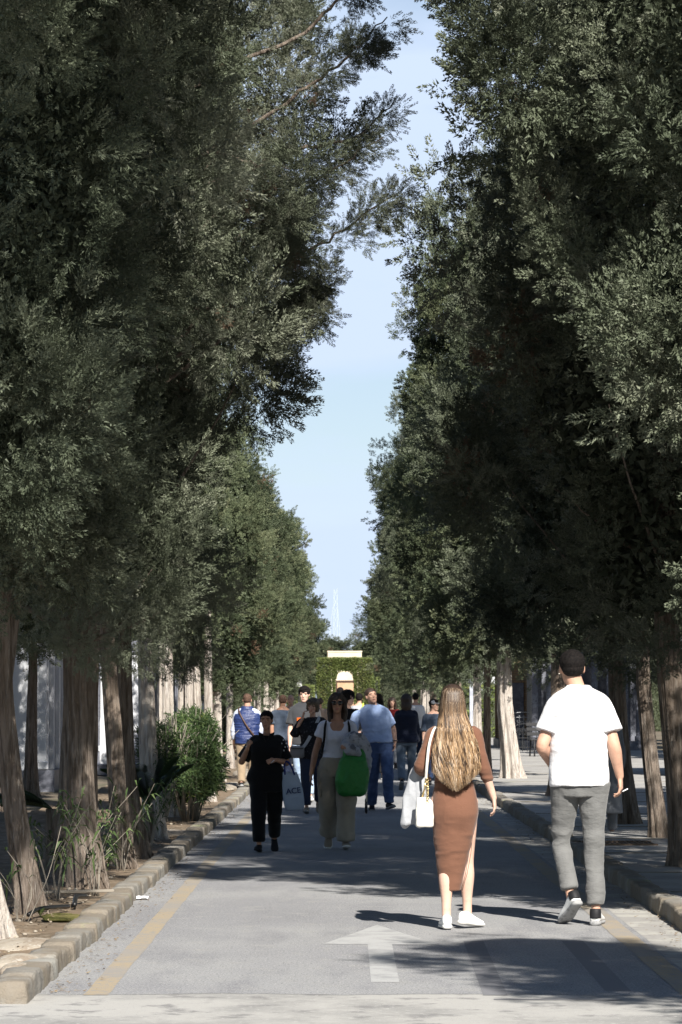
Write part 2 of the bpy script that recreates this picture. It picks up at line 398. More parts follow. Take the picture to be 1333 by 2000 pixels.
CR['roundA'] = crown('crown_round_a', 24, 8.6, 2.4, 1.35, 330, 'knobby', up=1.2, sc_=(.9, 1.6), matk='cyp_green', base=.5, full=.2, lump=.34, top=.5)
CR['roundB'] = crown('crown_round_b', 25, 9.3, 2.35, 1.3, 340, 'fine', up=1.2, sc_=(.85, 1.5), matk='cyp_green', base=.5, full=.2, lump=.34, top=.55)
CR['roundC'] = crown('crown_round_c', 26, 8.0, 2.4, 1.4, 320, 'knobby', up=1.0, sc_=(.9, 1.6), matk='cyp_green', base=.5, full=.2, lump=.38, top=.5)

def tree(x, D, crownk, r, label, group=None, rz=0.0, s=1.0, sz=1.0, matk='bark', path=None, flare=1.6, k=7, br=(), tH=6.5, seed=None, crown_mesh=None, flute=.14, stems=(), sy=1.0):
    r = r * .78
    seed = seed or int(abs(x * 131 + D * 17)) + 1
    root = empty('cypress_tree', (x, D, 0), 0, label, 'tree', group)
    tm = trunk_mesh('trunk', seed, r, tH, path, flare, flute, k, br, nseg=104 if D < 45 else 56)
    link('trunk', tm, M[matk], root)
    for (dx, dy, rr, lean, h) in stems:      # further stems of the same tree
        t2 = trunk_mesh('trunk', seed + int(dx * 97 + 500), rr, h, [(dx, dy, 0), (dx + lean, dy, h)], 1.5, flute, 5)
        link('trunk', t2, M[matk], root)
    c = link('crown', crown_mesh or CR[crownk], None, root)
    c.rotation_euler = (0, 0, rz); c.scale = (s, s * sy, sz)
    return root
# ================================================================ the right row
def bough(start, pts, r0, spread, n, kind, s=(.6, 1.1), droop=0.0, tint=.5):
    """points of a bough and the clumps that sit along it"""
    P = [Vector(start)] + [Vector(p) for p in pts]; L = []
    for a, b in zip(P[:-1], P[1:]):
        for q in range(8): L.append(a.lerp(b, q / 8))
    L.append(P[-1]); m = len(L)
    i = ((.12 + .88 * rng.random(n) ** .85) * (m - 1)); pos = []; ax = []; sc2 = []; ti = []
    for t in i:
        k = min(int(t), m - 2); p = L[k].lerp(L[k + 1], t - k); d = (L[k + 1] - L[k]).normalized()
        wdt = spread * (1.1 - .75 * t / m)
        off = Vector(rng.normal(size=3)) * wdt * .5; off.z -= droop * abs(rng.normal()) * wdt
        pos.append(p + off); ax.append(d * .7 + off.normalized() * .6 + Vector((0, 0, .35 - droop)))
        sc2.append(s[0] + (s[1] - s[0]) * rng.random()); ti.append(min(.88, max(.05, tint + .18 * rng.normal())))
    return L, (kind, [tuple(p) for p in pos], [tuple(a) for a in ax], sc2, ti)

rs = RS
# nearest right-hand tree: its bole stands outside the frame, its crown fills the upper right
def hero_right():
    global rng
    rng = np.random.default_rng(5)
    ex = []; limbs = []
    for (st, ps, r0, sp, n, kd, drp) in [
        ((0, 0, 3.2), [(-.9, .3, 4.0), (-1.9, .5, 5.0)], .03, .5, 26, 'fine', .1),
        ((0, 0, 4.5), [(-1.2, -.3, 5.6), (-2.3, -.4, 6.6)], .03, .5, 26, 'fine', .1),
        ((0, 0, 2.4), [(-.5, -.2, 2.7), (-.95, -.3, 2.35)], .02, .3, 9, 'fine', .5)]:
        L, e = bough(st, ps, r0, sp, n, kd, (.6, 1.1), drp); ex.append(e); limbs.append(L)
    cm = crown('crown_near_right', 31, 12.4, 2.6, 2.25, 780, 'fine', up=.8, sc_=(.8, 1.5), matk='cyp_grey', base=.5, full=.2, lump=.34, dead=.015, extra=ex, shelf=(3.2, 4.6, .45))
    return cm
tree(3.35, 22.6, None, .26, 'tall cypress nearest the camera on the right, its trunk out of view', crown_mesh=hero_right(), br=rbr(rs, 10, 2.6, 6))
tree(2.95, 29.2, 'wideR', .15, 'cypress with dark shaded trunk standing closest to the right edge of the picture', rz=0.0, br=rbr(rs, 8, 2.0, 5), path=[(.1, 0, 0), (-.02, 0, 1.2), (-.1, 0, 2.2), (-.15, 0, 7)], k=5, s=.98)
tree(3.25, 35.4, 'wideA', .105, 'cypress with thin brown trunk leaning left, behind the dark trunk at the right edge', rz=2.2, br=rbr(rs, 8, 2.2, 5), path=[(.14, 0, 0), (.03, 0, .9), (-.05, 0, 1.8), (-.12, 0, 7)], flute=.10)
tree(3.25, 39.4, 'lowR', .145, 'cypress with thick straight trunk behind the right hand of the man in white', rz=.4, tH=4.5, br=rbr(rs, 8, 2.2, 4), path=[(.1, 0, 0), (.0, 0, 1.5), (-.06, 0, 7)])
tree(3.3, 51.0, 'wideA', .16, 'cypress with black shaded trunk behind the head of the man in white', rz=4.0, s=.95, br=rbr(rs, 10, 2.0, 5))
R5 = tree(3.08, 63.0, 'wideB', .19, 'cypress with very pale ribbed flared trunk between the long haired woman and man in white', rz=.9, matk='bark_pale', k=6, flute=.2, flare=1.55, path=[(.12, 0, 0), (-.05, 0, 1.5), (-.1, 0, 7)])
tree(2.84, 66.5, 'wideC', .10, 'cypress with thin dark trunk directly left of the very pale ribbed trunk', rz=3.0, s=.85)
tree(3.2, 80.0, 'wideB', .13, 'cypress with grey trunk behind the right shoulder of the long haired woman', rz=2.0, matk='bark_pale')
tree(3.05, 90.0, 'wideA', .14, 'cypress with mottled trunk rising just above the head of the long haired woman', rz=5.0, s=.93)
tree(3.3, 100.0, 'wideB', .15, 'cypress next beyond the mottled trunk above the long haired woman', rz=3.3)
tree(2.95, 112.0, 'wideC', .15, 'cypress with dark trunk left of the long haired woman, nearer than the bright white trunk', rz=1.3, s=.95)
tree(3.1, 123.0, 'wideB', .14, 'cypress with bright white sunlit trunk left of the long haired woman', rz=.3, matk='bark_pale')
for i in range(5):
    d = 133 + i * 9.5 + rs.normal() * 1.2
    tree(3.2 + .15 * i + rs.normal() * .1, d, ['roundB', 'roundC', 'roundA'][i % 3], .16, 'far cypress of the right row, its dark green crown merging into the next', 'far cypresses in the right row', rz=i * 1.7, s=1.3, sz=1.08 - .02 * i, tH=5, matk='bark' if i % 2 else 'bark_pale')
# short tree before the row, outside the frame: throws the near shadow
tree(3.98, 12.0, 'slimA', .2, 'short cypress whose shadow falls across the asphalt by the arrow', rz=1, s=1.0, sz=.625)

# ================================================================ the left row
def hero_left():
    global rng
    rng = np.random.default_rng(9)
    ex = []; limbs = []
    X0, D0 = -2.25, 28.0
    def L_(px, py, d=0.0):
        p = pt(px, py, D0 + d); return (p.x - X0, d, p.z)
    T = lambda z: (0, 0, z)
    for (st, ps, sp, n, drp, s) in [
        (T(4.4), [L_(520, 530, -.6), L_(640, 470, -1.0), L_(775, 378, -1.2)], .26, 32, .35, (.40, .72)),
        (T(4.6), [L_(560, 400, -.4), L_(630, 345, -.8), L_(745, 270, -.9)], .26, 26, .45, (.45, .8)),
        (T(5.6), [L_(560, 200, -.4), L_(670, 120, -.5), L_(755, 30, -.4)], .28, 24, .40, (.45, .8)),
        (T(5.6), [L_(600, 290, -.4), L_(700, 270, -.5), L_(770, 200, -.4)], .22, 20, .45, (.42, .75)),
        (T(6.4), [L_(600, 60, 0), L_(690, -30, 0), L_(770, -90, 0)], .34, 22, .6, (.5, .9)),
        (T(4.0), [L_(560, 560, .6), L_(610, 560, .4), L_(640, 560, .3)], .28, 30, .35, (.45, .8)),
        (T(3.8), [L_(520, 600, .4), L_(575, 615, .2), L_(612, 612, .1)], .26, 26, .45, (.45, .8)),
        (T(3.6), [L_(420, 580, -1.0), L_(480, 610, -1.0), L_(530, 640, -.8)], .34, 30, .5, (.5, .9)),
        (T(4.4), [L_(420, 420, -1.2), L_(520, 430, -1.3), L_(585, 440, -1.3)], .38, 30, .5, (.5, .95)),
        (T(5.0), [L_(430, 300, -1.2), L_(500, 320, -1.3), L_(565, 330, -1.2)], .40, 30, .5, (.5, .95)),
    ]:
        L, e = bough(st, ps, .03, sp * .60, int(n * 1.15), 'plume', (s[0] * .8, s[1] * .8), drp, .55); ex.append(e); limbs.append(L)
    # a few dead brown tassels
    bp = [L_(575, 500, -1.4), L_(525, 360, -1.5), L_(440, 620, -1.5), L_(480, 390, -1.5), L_(610, 180, -.6)]
    ex.append(('plume', bp, [(0.1, 0, -1)] * len(bp), [.42] * len(bp), [1.0] * len(bp)))
    cm = crown('crown_near_left', 41, 14.0, 3.0, .82, 400, 'plume', up=.35, sc_=(.7, 1.25), matk='cyp_grey', base=.35, full=.3, lump=.34, dead=.03, extra=ex)
    return cm, limbs, X0, D0
cmL, limbsL, X0, D0 = hero_left()
hl = tree(X0, D0, None, .19, 'spreading left cypress whose long boughs hang over the road against the sky', crown_mesh=cmL, tH=8, path=[(-.05, 0, 0), (.0, 0, 2), (-.1, 0, 8)], br=rbr(rs, 8, 3, 7))
for L in limbsL:
    mb = MB(); n = len(L)
    mb.tube([p + Vector((rs.normal() * .012, rs.normal() * .012, rs.normal() * .012)) for p in L], [.022 * (1 - .8 * i / n) for i in range(n)], 6)
    mb.build('bough', M['bark'], hl, True)

def near_left_crown(seed, zb, Rr, n=500, H=13.5, **kw):
    return crown('crown_left', seed, H, zb, Rr, n, 'plume', up=kw.pop('up', .5), sc_=(.7, 1.3), matk='cyp_grey', base=kw.pop('base', .6), full=.15, lump=.34, dead=.02, shelf=(3.9, 5.1, .6), **kw)
# unseen foliage added high on the first tree to shade the lower trunks
rng = np.random.default_rng(19)
nq = 210; pq = np.stack([-.1 + 2.7 * rng.random(nq), -4.2 + 5.2 * rng.random(nq), 6.3 + 2.7 * rng.random(nq)], 1)
exL = [('plume', pq, nrm(rng.normal(size=(nq, 3)) + np.array([.5, -.3, .3])), 1.0 + .4 * rng.random(nq), np.clip(.45 + .15 * rng.normal(size=nq), 0, .85))]
NL1 = near_left_crown(51, 2.25, 1.5, 520)
nq = 16; pq = np.stack([-.45 + .8 * rng.random(nq), -.75 + .35 * rng.random(nq), 1.95 + .6 * rng.random(nq)], 1)
NL2 = near_left_crown(52, 2.1, 1.45, 470, extra=[('plume', pq, nrm(rng.normal(size=(nq, 3)) * .4 + np.array([0, -.8, -.4])), .45 + .3 * rng.random(nq), np.full(nq, .7))])
tree(-2.36, 20.6, None, .15, 'cypress with pale sunlit flared trunk cut by the left edge of the picture', crown_mesh=near_left_crown(53, 2.5, 1.45, 540, extra=exL), sy=1.2, path=[(.12, 0, 0), (-.02, 0, .7), (-.22, 0, 1.6), (-.5, 0, 3), (-.8, 0, 7)], matk='bark_pale', flare=1.35, tH=7)
tree(-2.33, 23.4, None, .105, 'cypress forking into a dark trunk and a lighter leaning stem, second from left edge', crown_mesh=NL1, rz=0, sy=1.4, path=[(.12, 0, 0), (-.02, 0, .7), (-.12, 0, 1.6), (-.15, 0, 7)], stems=[(-.36, .3, .085, .55, 4.6)], tH=6)
tree(-2.12, 26.4, None, .16, 'cypress with thick knotted trunk dappled by sun, in front of the white tomb', crown_mesh=NL2, rz=.3, path=[(.07, 0, 0), (-.03, 0, .8), (-.05, 0, 2), (-.05, 0, 7)], flute=.10, flare=1.35, br=rbr(rs, 6, 2.0, 3))
tree(-1.98, 29.4, None, .10, 'slim cypress with sunlit foot and shaded trunk right of the thick knotted trunk', crown_mesh=NL1, rz=3.3, path=[(0, 0, 0), (-.1, 0, 1.2), (-.2, 0, 2.5), (-.22, 0, 7)], br=rbr(rs, 6, 2.2, 3.5))
tree(-2.15, 31.6, None, .13, 'cypress with black shaded trunk by the kerb, left of the palm fronds', crown_mesh=NL2, rz=2.0, path=[(.12, 0, 0), (0, 0, 1), (-.1, 0, 7)], flute=.2)
tree(-2.12, 36.2, 'slimC', .125, 'cypress with pale trunk half sunlit behind the palm fronds, left of the oleander', rz=.5, matk='bark_pale', path=[(.03, 0, 0), (-.06, 0, 1), (-.1, 0, 2.2), (-.12, 0, 7)], flute=.12, s=.70)
tree(-2.35, 43.0, 'slimB', .15, 'cypress with broad pale ribbed trunk rising behind the top of the oleander bush', rz=1.6, matk='bark_pale', k=6, flute=.2, s=.62)
tree(-2.4, 50.0, 'slimA', .085, 'multi-stemmed cypress with three thin pale trunks above the oleander bush', rz=2.2, matk='bark_pale', stems=[(.16, .1, .07, -.1, 4), (-.14, .1, .07, .06, 4), (.30, 0, .075, -.02, 4)], s=.62)
tree(-2.42, 62.0, 'roundB', .10, 'cypress with one straight slim trunk just right of the oleander bush', rz=3.1, matk='bark_pale', flare=2.0, s=.85, sz=.74)
tree(-2.75, 67.0, 'roundA', .10, 'cypress with shaded trunk between the straight slim trunk and the white smooth trunk', rz=4.3, s=.95, sz=.80)
tree(-2.62, 74.0, 'roundC', .105, 'cypress with smooth white trunk left of the man in the quilted vest', rz=5.2, matk='bark_pale', flute=.08, flare=1.3, s=.9, sz=.88)
tree(-2.62, 85.0, 'roundB', .16, 'cypress with pale trunk right behind the head of the man in the quilted vest', rz=.8, matk='bark_pale', stems=[(.35, 0, .07, 0, 4)], sz=.80)
tree(-2.6, 95.0, 'roundA', .11, 'multi-stemmed pale cypress between the quilted vest man and the man in slate blue', rz=2.8, matk='bark_pale', k=6, flute=.22, stems=[(.27, 0, .09, 0, 4), (-.22, .1, .07, 0, 4)], sz=.86)
tree(-2.5, 104.0, 'roundB', .12, 'multi-stemmed grey cypress behind the head of the man in slate blue', rz=3.6, matk='bark_pale', k=6, flute=.22, stems=[(.3, 0, .08, 0, 4)], sz=.84)
for i in range(7):
    d = 114 + i * 9.0 + rs.normal() * 1.2
    tree(-2.75 - .15 * i + rs.normal() * .08, d, ['roundA', 'roundB', 'roundC'][i % 3], .15, 'far cypress of the left row, its green crown merging into the next', 'far cypresses in the left row', rz=i * 1.3 + .5, s=1.0, sz=.90 - .02 * i, tH=5, matk='bark_pale')

# unseen cypresses added beyond the right pavement to keep it in broken shade
for i in range(7):
    tree(7.9 + rs.normal() * .2, 9.0 + i * 5.6, ['slimA', 'slimC'][i % 2], .18, 'unseen cypress added beyond the right pavement to shade the paving slabs', 'added cypresses beyond the right pavement', rz=i * 1.9, s=1.2, sz=.95, tH=4)

tree(-4.9, 47.5, 'slimB', .12, 'cypress added before the white vault in the left plots to shade it', rz=.4, s=1.0, tH=4)  # this cypress and the next are added to shade the white vault
tree(-5.1, 53.0, 'slimA', .12, 'slightly farther cypress added at the corner of the white vault to shade it', rz=2.4, s=1.1, tH=4)

tree(9.7, 93.0, 'wideA', .15, 'cypress added at the right of the dark marble vault to shade its front', rz=.4, tH=4)  # added pair of cypresses that puts the marble columns in shade
tree(9.9, 85.0, 'wideB', .15, 'nearer cypress added at the right of the dark marble vault to shade it', rz=2.4, tH=4)
# ================================================================ ground
def ground_mat(name, cols, scales, bumpd=.01, fine=60.0):
    return mat(name, cols[0], .93, .15, noise=[(scales[0], cols[1], .4, .65), (scales[1], cols[2], .52, .72)], bump=[(fine, .5, bumpd)])
M['asphalt'] = mat('worn_asphalt', (.222, .222, .232), .9, .2,
    noise=[(.35, (.27, .27, .272), .4, .6), (1.6, (.20, .20, .21), .46, .68, (1.6, .35, 1)), (5, (.27, .268, .262), .52, .68), (75, (.38, .375, .36), .53, .62), (60, (.12, .12, .13), .55, .64)], bump=[(160, .5, .004), (12, .3, .01)])
M['asphalt_dark'] = mat('asphalt_patch', (.18, .18, .19), .9, .2, noise=[(140, (.22, .22, .22), .55, .7)], bump=(160, .5, .004))
M['concrete'] = mat('worn_concrete', (.275, .27, .258), .92, .15,
    noise=[(.8, (.37, .36, .34), .42, .58), (4, (.21, .205, .20), .53, .66), (22, (.40, .39, .37), .55, .68), (80, (.17, .17, .165), .6, .7)], bump=[(60, .6, .006), (9, .4, .012)])
M['gutter'] = mat('gutter_concrete', (.30, .29, .275), .92, .15, noise=[(2.2, (.38, .37, .34), .45, .6), (9, (.22, .21, .2), .55, .7)], bump=[(40, .6, .008)])
M['paint_yellow'] = mat('worn_yellow_paint', (.34, .275, .185), .85, .2, noise=[(1.3, (.28, .255, .225), .38, .62), (18, (.25, .24, .225), .5, .64), (90, (.23, .228, .225), .54, .62)], bump=(150, .4, .003))
M['paint_white'] = mat('worn_white_paint', (.37, .37, .365), .85, .2, noise=[(4, (.27, .27, .27), .45, .65), (60, (.24, .24, .24), .58, .68)], bump=(150, .4, .003))
M['soil'] = ground_mat('dry_soil', [(.20, .15, .105), (.13, .10, .07), (.30, .25, .19)], (2.2, 9), .02, 45)
M['paving'] = mat('pavement_concrete', (.34, .33, .31), .9, .15, noise=[(1.2, (.27, .26, .25), .42, .6), (12, (.42, .40, .37), .55, .7)], bump=[(60, .5, .006)])
M['kerb'] = mat('sandstone_kerb', (.215, .202, .180), .92, .15,
    noise=[(1.6, (.20, .172, .137), .42, .58), (2.3, (.28, .27, .245), .55, .68), (7, (.22, .19, .14), .55, .72), (3.1, (.24, .24, .15), .6, .72)], bump=[(18, .8, .02), (70, .6, .006)])
M['rock'] = mat('pale_stone', (.34, .30, .245), .92, .15, noise=[(5, (.24, .195, .15), .42, .62), (20, (.42, .39, .34), .55, .7)], bump=[(14, .8, .02), (60, .5, .006)])
M['soil_far'] = mat('dry_earth', (.16, .13, .10), .95, .1, noise=[(.6, (.11, .10, .07), .42, .6), (5, (.22, .19, .15), .5, .7)])
M['moss'] = mat('moss', (.10, .10, .03), .95, .1, noise=(9, (.17, .15, .06), .45, .6), bump=(60, 1, .02))

def sheet(name, x0, x1, y0, y1, z, m, nx=2, ny=2, kind='structure', amp=0.0, sc_=1.0, seed=0, edge=0.0):
    X, Y = np.meshgrid(np.linspace(x0, x1, nx), np.linspace(y0, y1, ny)); P = np.stack([X.ravel(), Y.ravel(), np.full(X.size, z)], 1)
    if amp: P[:, 2] += vnoise(P * np.array([1, 1, 0]), sc_, seed, 3) * amp
    if edge:
        on = (np.abs(P[:, 0] - x0) < 1e-6) | (np.abs(P[:, 0] - x1) < 1e-6)
        P[:, 0] += on * vnoise(P, 6, seed + 1, 2) * edge
    Fc = np.array([(j * nx + i, j * nx + i + 1, (j + 1) * nx + i + 1, (j + 1) * nx + i) for j in range(ny - 1) for i in range(nx - 1)])
    o = link(name, mesh_np(name, P, Fc, True), m)
    return tag(o, kind=kind)
sheet('ground', -400, 400, -60, 1200, -.012, M['soil_far'])
XL, XR = -1.64, 2.28
sheet('road', -14, 14, -30, 17.8, -.0012, M['concrete'])
xs = np.linspace(XL - .35, XR + .2, 120); e_ = 17.45 + vnoise(np.stack([xs, xs * 0, xs * 0], 1), 1.1, 3, 4) * .30       # ragged end of the asphalt
mbr = MB(); mbr.v = [(float(x), float(y), 0) for x, y in zip(xs, e_)] + [(float(x), 240.0, 0) for x in xs]; mbr.f = [(i, i + 1, 121 + i, 120 + i) for i in range(119)]
tag(mbr.build('road', M['asphalt']), kind='structure')
# concrete gutters
sheet('gutter', 1.96, XR + .05, 17.6, 220, .001, M['gutter'], 2, 200, edge=.02, seed=3)
# earth bed left, pavement right (raised behind the kerbs)
sheet('planting_bed', -4.3, XL - .12, 17.2, 230, .06, M['soil'], 40, 900, amp=.035, sc_=2.2, seed=5)
sheet('pavement', XR + .14, 9.5, 17.2, 230, .10, M['paving'], 2, 2)
def side_face(name, x0, x1, y, z0, z1, m):
    mb = MB(); mb.add([(x0, y, z0), (x1, y, z0), (x1, y, z1), (x0, y, z1)], [(0, 1, 2, 3)]); return tag(mb.build(name, m), kind='structure')
side_face('pavement', XR + .14, 9.5, 17.2, -.01, .10, M['paving'])
# grating and joint lines in the right pavement
mb = MB()
for i, y in enumerate((21.5, 25.2, 28.1, 31.7, 35.0, 38.4, 43, 48, 53, 60, 67, 75)):
    mb.box((XR + 1.9, y, .102), (3.4, .035, .012))
j = mb.build('pavement_joint', M['kerb']); tag(j, kind='structure')

def kerb(name, x, side, y0, y1, h, wd, seed, flat):
    """one run of rough kerb blocks with mortar joints, as a continuous surface"""
    rs2 = np.random.default_rng(seed); ny = int((y1 - y0) / .02) if y1 < 70 else int((y1 - y0) / .06)
    ys = np.linspace(y0, y1, ny); edges = [y0]
    while edges[-1] < y1: edges.append(edges[-1] + rs2.uniform(.32, .62))
    edges = np.array(edges); bi = np.searchsorted(edges, ys, side='right') - 1
    hh = rs2.normal(size=len(edges) + 2) * .009; off = rs2.normal(size=len(edges) + 2) * .008
    dj = np.minimum(ys - edges[bi], edges[np.minimum(bi + 1, len(edges) - 1)] - ys); jn = np.exp(-(dj / .013) ** 2)
    prof_ = [(0, -.03), (.0, .04), (.004, h * .8), (.008, h * .94), (.020, h), (.10, h * 1.01), (wd - .06, h), (wd - .015, h * .9), (wd, h * .6), (wd, 0)]
    P = []
    for k, (dx, dz) in enumerate(prof_):
        top = min(1, dz / h)
        xx = x - side * off[bi] * .0 + side * (dx + off[bi] * (1 if k < 5 else 0) + jn * .008 * (1 if k < 5 else -1)); zz = dz + (hh[bi] - jn * .012) * top * (k > 0)
        P.append(np.stack([xx, ys, np.broadcast_to(zz, ys.shape)], 1))
    P = np.stack(P, 1); m = len(prof_); Q = P.reshape(-1, 3)
    Q[:, 0] += vnoise(Q, 9, seed, 2) * flat; Q[:, 2] += vnoise(Q, 7, seed + 4, 2) * flat * .8
    Fc = [(i * m + k, i * m + k + 1, (i + 1) * m + k + 1, (i + 1) * m + k) for i in range(ny - 1) for k in range(m - 1)]
    Fc = [f if side > 0 else f[::-1] for f in Fc]
    Fc.append(tuple(range(m))); Fc.append(tuple(range((ny - 1) * m, ny * m)))
    o = link(name, mesh_np(name, Q, Fc, True), M['kerb']); tag(o, kind='structure'); return o
kerb('kerb', XL, -1, 17.0, 66, .105, .205, 2, .012)
kerb('kerb', XL, -1, 66.02, 225, .105, .205, 4, .012)
kerb('kerb', XR, 1, 14.5, 66, .12, .19, 6, .020)
kerb('kerb', XR, 1, 66.02, 225, .12, .19, 8, .020)

# painted lines and arrow
def marking(name, pts, z=.001, m='paint_white'):
    mb = MB(); mb.add([(x, y, z) for x, y in pts], [tuple(range(len(pts)))]); return tag(mb.build(name, M[m]), kind='structure')
sheet('road_line', -1.395, -1.265, 17.5, 220, .0014, M['paint_yellow'], 2, 700, edge=.010, seed=11)
sheet('road_line', 1.775, 1.925, 17.5, 220, .0022, M['paint_yellow'], 2, 700, edge=.010, seed=12)
a0, a1, a2, ax_ = 18.3, 21.15, 23.0, .215
mb = MB(); mb.add([(ax_ - .078, a0, .0014), (ax_ + .078, a0, .0014), (ax_ + .078, a1, .0014), (ax_ - .078, a1, .0014), (ax_ - .37, a1, .0014), (ax_ + .37, a1, .0014), (ax_, a2, .0014)], [(0, 1, 2, 3), (4, 3, 6), (3, 2, 6), (2, 5, 6)]); tag(mb.build('road_arrow', M['paint_white']), kind='structure')
# darker repair strips and saw cuts in the asphalt
def strip(p, q, wd, z, m, name='road_patch'):
    p, q = Vector(p), Vector(q); d = (q - p).normalized(); n = Vector((-d.y, d.x)) * wd / 2
    return marking(name, [tuple(p - n), tuple(q - n), tuple(q + n), tuple(p + n)], z, m)
g = lambda px, py: gnd(px, py).to_2d()
strip(g(925, 1838), g(968, 1944), .13, .001, 'asphalt_dark')
strip(g(1118, 1838), g(1208, 1936), .14, .001, 'asphalt_dark')
strip(g(965, 1952), g(1215, 1953), .05, .001, 'asphalt_dark')
# ================================================================ people: building blocks
V3 = Vector
def catm(rows, sub=4):
    """Catmull-Rom through rows of numbers"""
    A = np.array(rows, float)
    if len(A) < 3 or sub < 2: return A
    P = np.vstack([2 * A[0] - A[1], A, 2 * A[-1] - A[-2]]); o = []
    for i in range(1, len(P) - 2):
        p0, p1, p2, p3 = P[i - 1], P[i], P[i + 1], P[i + 2]
        for q in range(sub):
            t = q / sub
            o.append(.5 * ((2 * p1) + (-p0 + p2) * t + (2 * p0 - 5 * p1 + 4 * p2 - p3) * t * t + (-p0 + 3 * p1 - 3 * p2 + p3) * t ** 3))
    o.append(P[-2]); return np.array(o)
def ringloft(mb, rings, n=26, power=2.3, sub=4):
    """rings: (cx,cy,cz, a, front, back[, yaw]) horizontal ellipse-like rings"""
    rows = [list(r) + [0.0] * (7 - len(r)) for r in rings]; A = catm(rows, sub); V = []; Fc = []
    for (cx, cy, cz, a, f, b, yw) in A:
        for k in range(n):
            t = 2 * math.pi * k / n; c, s = math.cos(t), math.sin(t); e = 2 / power
            x = math.copysign(abs(c) ** e, c) * a; y = math.copysign(abs(s) ** e, s) * (f if s > 0 else b)
            V.append((cx + x * math.cos(yw) - y * math.sin(yw), cy + x * math.sin(yw) + y * math.cos(yw), cz))
    m = len(A)
    for i in range(m - 1):
        for k in range(n): j = (k + 1) % n; Fc.append((i * n + k, i * n + j, i * n + n + j, i * n + n + k))
    Fc.append(tuple(range(n - 1, -1, -1))); Fc.append(tuple(range((m - 1) * n, m * n)))
    return mb.add(V, Fc)
def limb(mb, pts, rad, n=16, sub=5, caps=True):
    A = catm([list(p) + [r] for p, r in zip(pts, rad)], sub)
    mb.tube([V3(a[:3]) for a in A], [max(.002, a[3]) for a in A], n)
    if caps:
        ball(mb, A[0][:3], (A[0][3],) * 3); ball(mb, A[-1][:3], (A[-1][3],) * 3)
    return mb
def ball(mb, c, r, rot=None, nu=14, nv=9):
    V = [(0, 0, -1)]; Fc = []
    for i in range(1, nv):
        a = -math.pi / 2 + math.pi * i / nv
        for k in range(nu): t = 2 * math.pi * k / nu; V.append((math.cos(a) * math.cos(t), math.cos(a) * math.sin(t), math.sin(a)))
    V.append((0, 0, 1)); top = len(V) - 1
    for k in range(nu):
        j = (k + 1) % nu; Fc.append((0, 1 + j, 1 + k)); Fc.append((top, 1 + (nv - 2) * nu + k, 1 + (nv - 2) * nu + j))
        for i in range(nv - 2): Fc.append((1 + i * nu + k, 1 + i * nu + j, 1 + (i + 1) * nu + j, 1 + (i + 1) * nu + k))
    m = rot or Matrix.Identity(3)
    return mb.add([m @ V3((v[0] * r[0], v[1] * r[1], v[2] * r[2])) + V3(c) for v in V], Fc)

def solid(mb, voxel=.008, smooth=4, fold=None, seed=0):
    """joins overlapping closed shapes to one skin, smooths it, adds cloth folds; returns a mesh"""
    me = mesh_np('tmp', mb.v, mb.f); o = bpy.data.objects.new('tmp', me); COL.objects.link(o)
    md = o.modifiers.new('r', 'REMESH'); md.mode = 'VOXEL'; md.voxel_size = voxel; md.use_smooth_shade = True
    if smooth:
        s = o.modifiers.new('s', 'SMOOTH'); s.factor = .5; s.iterations = smooth
    dg = bpy.context.evaluated_depsgraph_get(); ev = o.evaluated_get(dg)
    m2 = bpy.data.meshes.new_from_object(ev, depsgraph=dg)
    bpy.data.objects.remove(o); bpy.data.meshes.remove(me)
    if fold:
        n = len(m2.vertices); co = np.empty(n * 3, np.float32); m2.vertices.foreach_get('co', co); co = co.reshape(-1, 3)
        no = np.empty(n * 3, np.float32); m2.vertices.foreach_get('normal', no); no = no.reshape(-1, 3)
        disp = np.zeros(n)
        for (scv, amp, st, z0, z1) in fold:
            P = co * np.array(st); w_ = vnoise(P + 31.7 * seed, scv, seed, 2); w_ = 1 - 2 * np.abs(w_)       # ridged folds
            mask = 1.0 if z0 is None else np.clip(1 - np.abs(co[:, 2] - z0) / z1, 0, 1)
            disp += w_ * amp * mask
        co = co + no * disp[:, None]; m2.vertices.foreach_set('co', co.astype(np.float32).ravel()); m2.update()
    m2.polygons.foreach_set('use_smooth', np.full(len(m2.polygons), True))
    m2.materials.clear()
    return m2

def skin(name, c): return mat(name, c, .55, .35, noise=(14, tuple(k * .82 for k in c), .45, .7), bump=(120, .15, .002))
M['skin'] = skin('skin', (.56, .33, .235)); M['skin_tan'] = skin('tanned_skin', (.40, .215, .14)); M['skin_pale'] = skin('pale_skin', (.62, .40, .31))
def cloth(name, c, c2=None, sc_=5, rough=.92, fine=420, wr=.5):
    c2 = c2 or tuple(k * .86 for k in c)
    return mat(name, c, rough, .15, noise=(sc_, c2, .45, .65), bump=[(fine, .35, .0012), (9, wr, .012, (1, 1, 2.2))], sheen=.15)
M['tee_white'] = cloth('white_cotton', (.78, .78, .80)); M['grey_sweat'] = cloth('grey_jersey', (.155, .155, .152), wr=.9)
M['brown_knit'] = cloth('brown_ribbed_knit', (.155, .074, .047), wr=.35); M['black'] = cloth('black_cloth', (.006, .006, .007))
M['tee_lilac'] = cloth('white_tee', (.62, .63, .72)); M['khaki'] = cloth('khaki_twill', (.30, .27, .22)); M['green_bag'] = mat('green_plastic_bag', (.02, .17, .03), .5, .4, bump=[(14, .9, .02)])
M['polo'] = cloth('light_blue_pique', (.36, .47, .72)); M['denim'] = cloth('blue_denim', (.055, .09, .19), (.09, .14, .27), 7)
M['denim_dark'] = cloth('dark_denim', (.02, .028, .055)); M['denim_light'] = cloth('washed_denim', (.36, .46, .60)); M['denim_grey'] = cloth('grey_blue_denim', (.14, .18, .23))
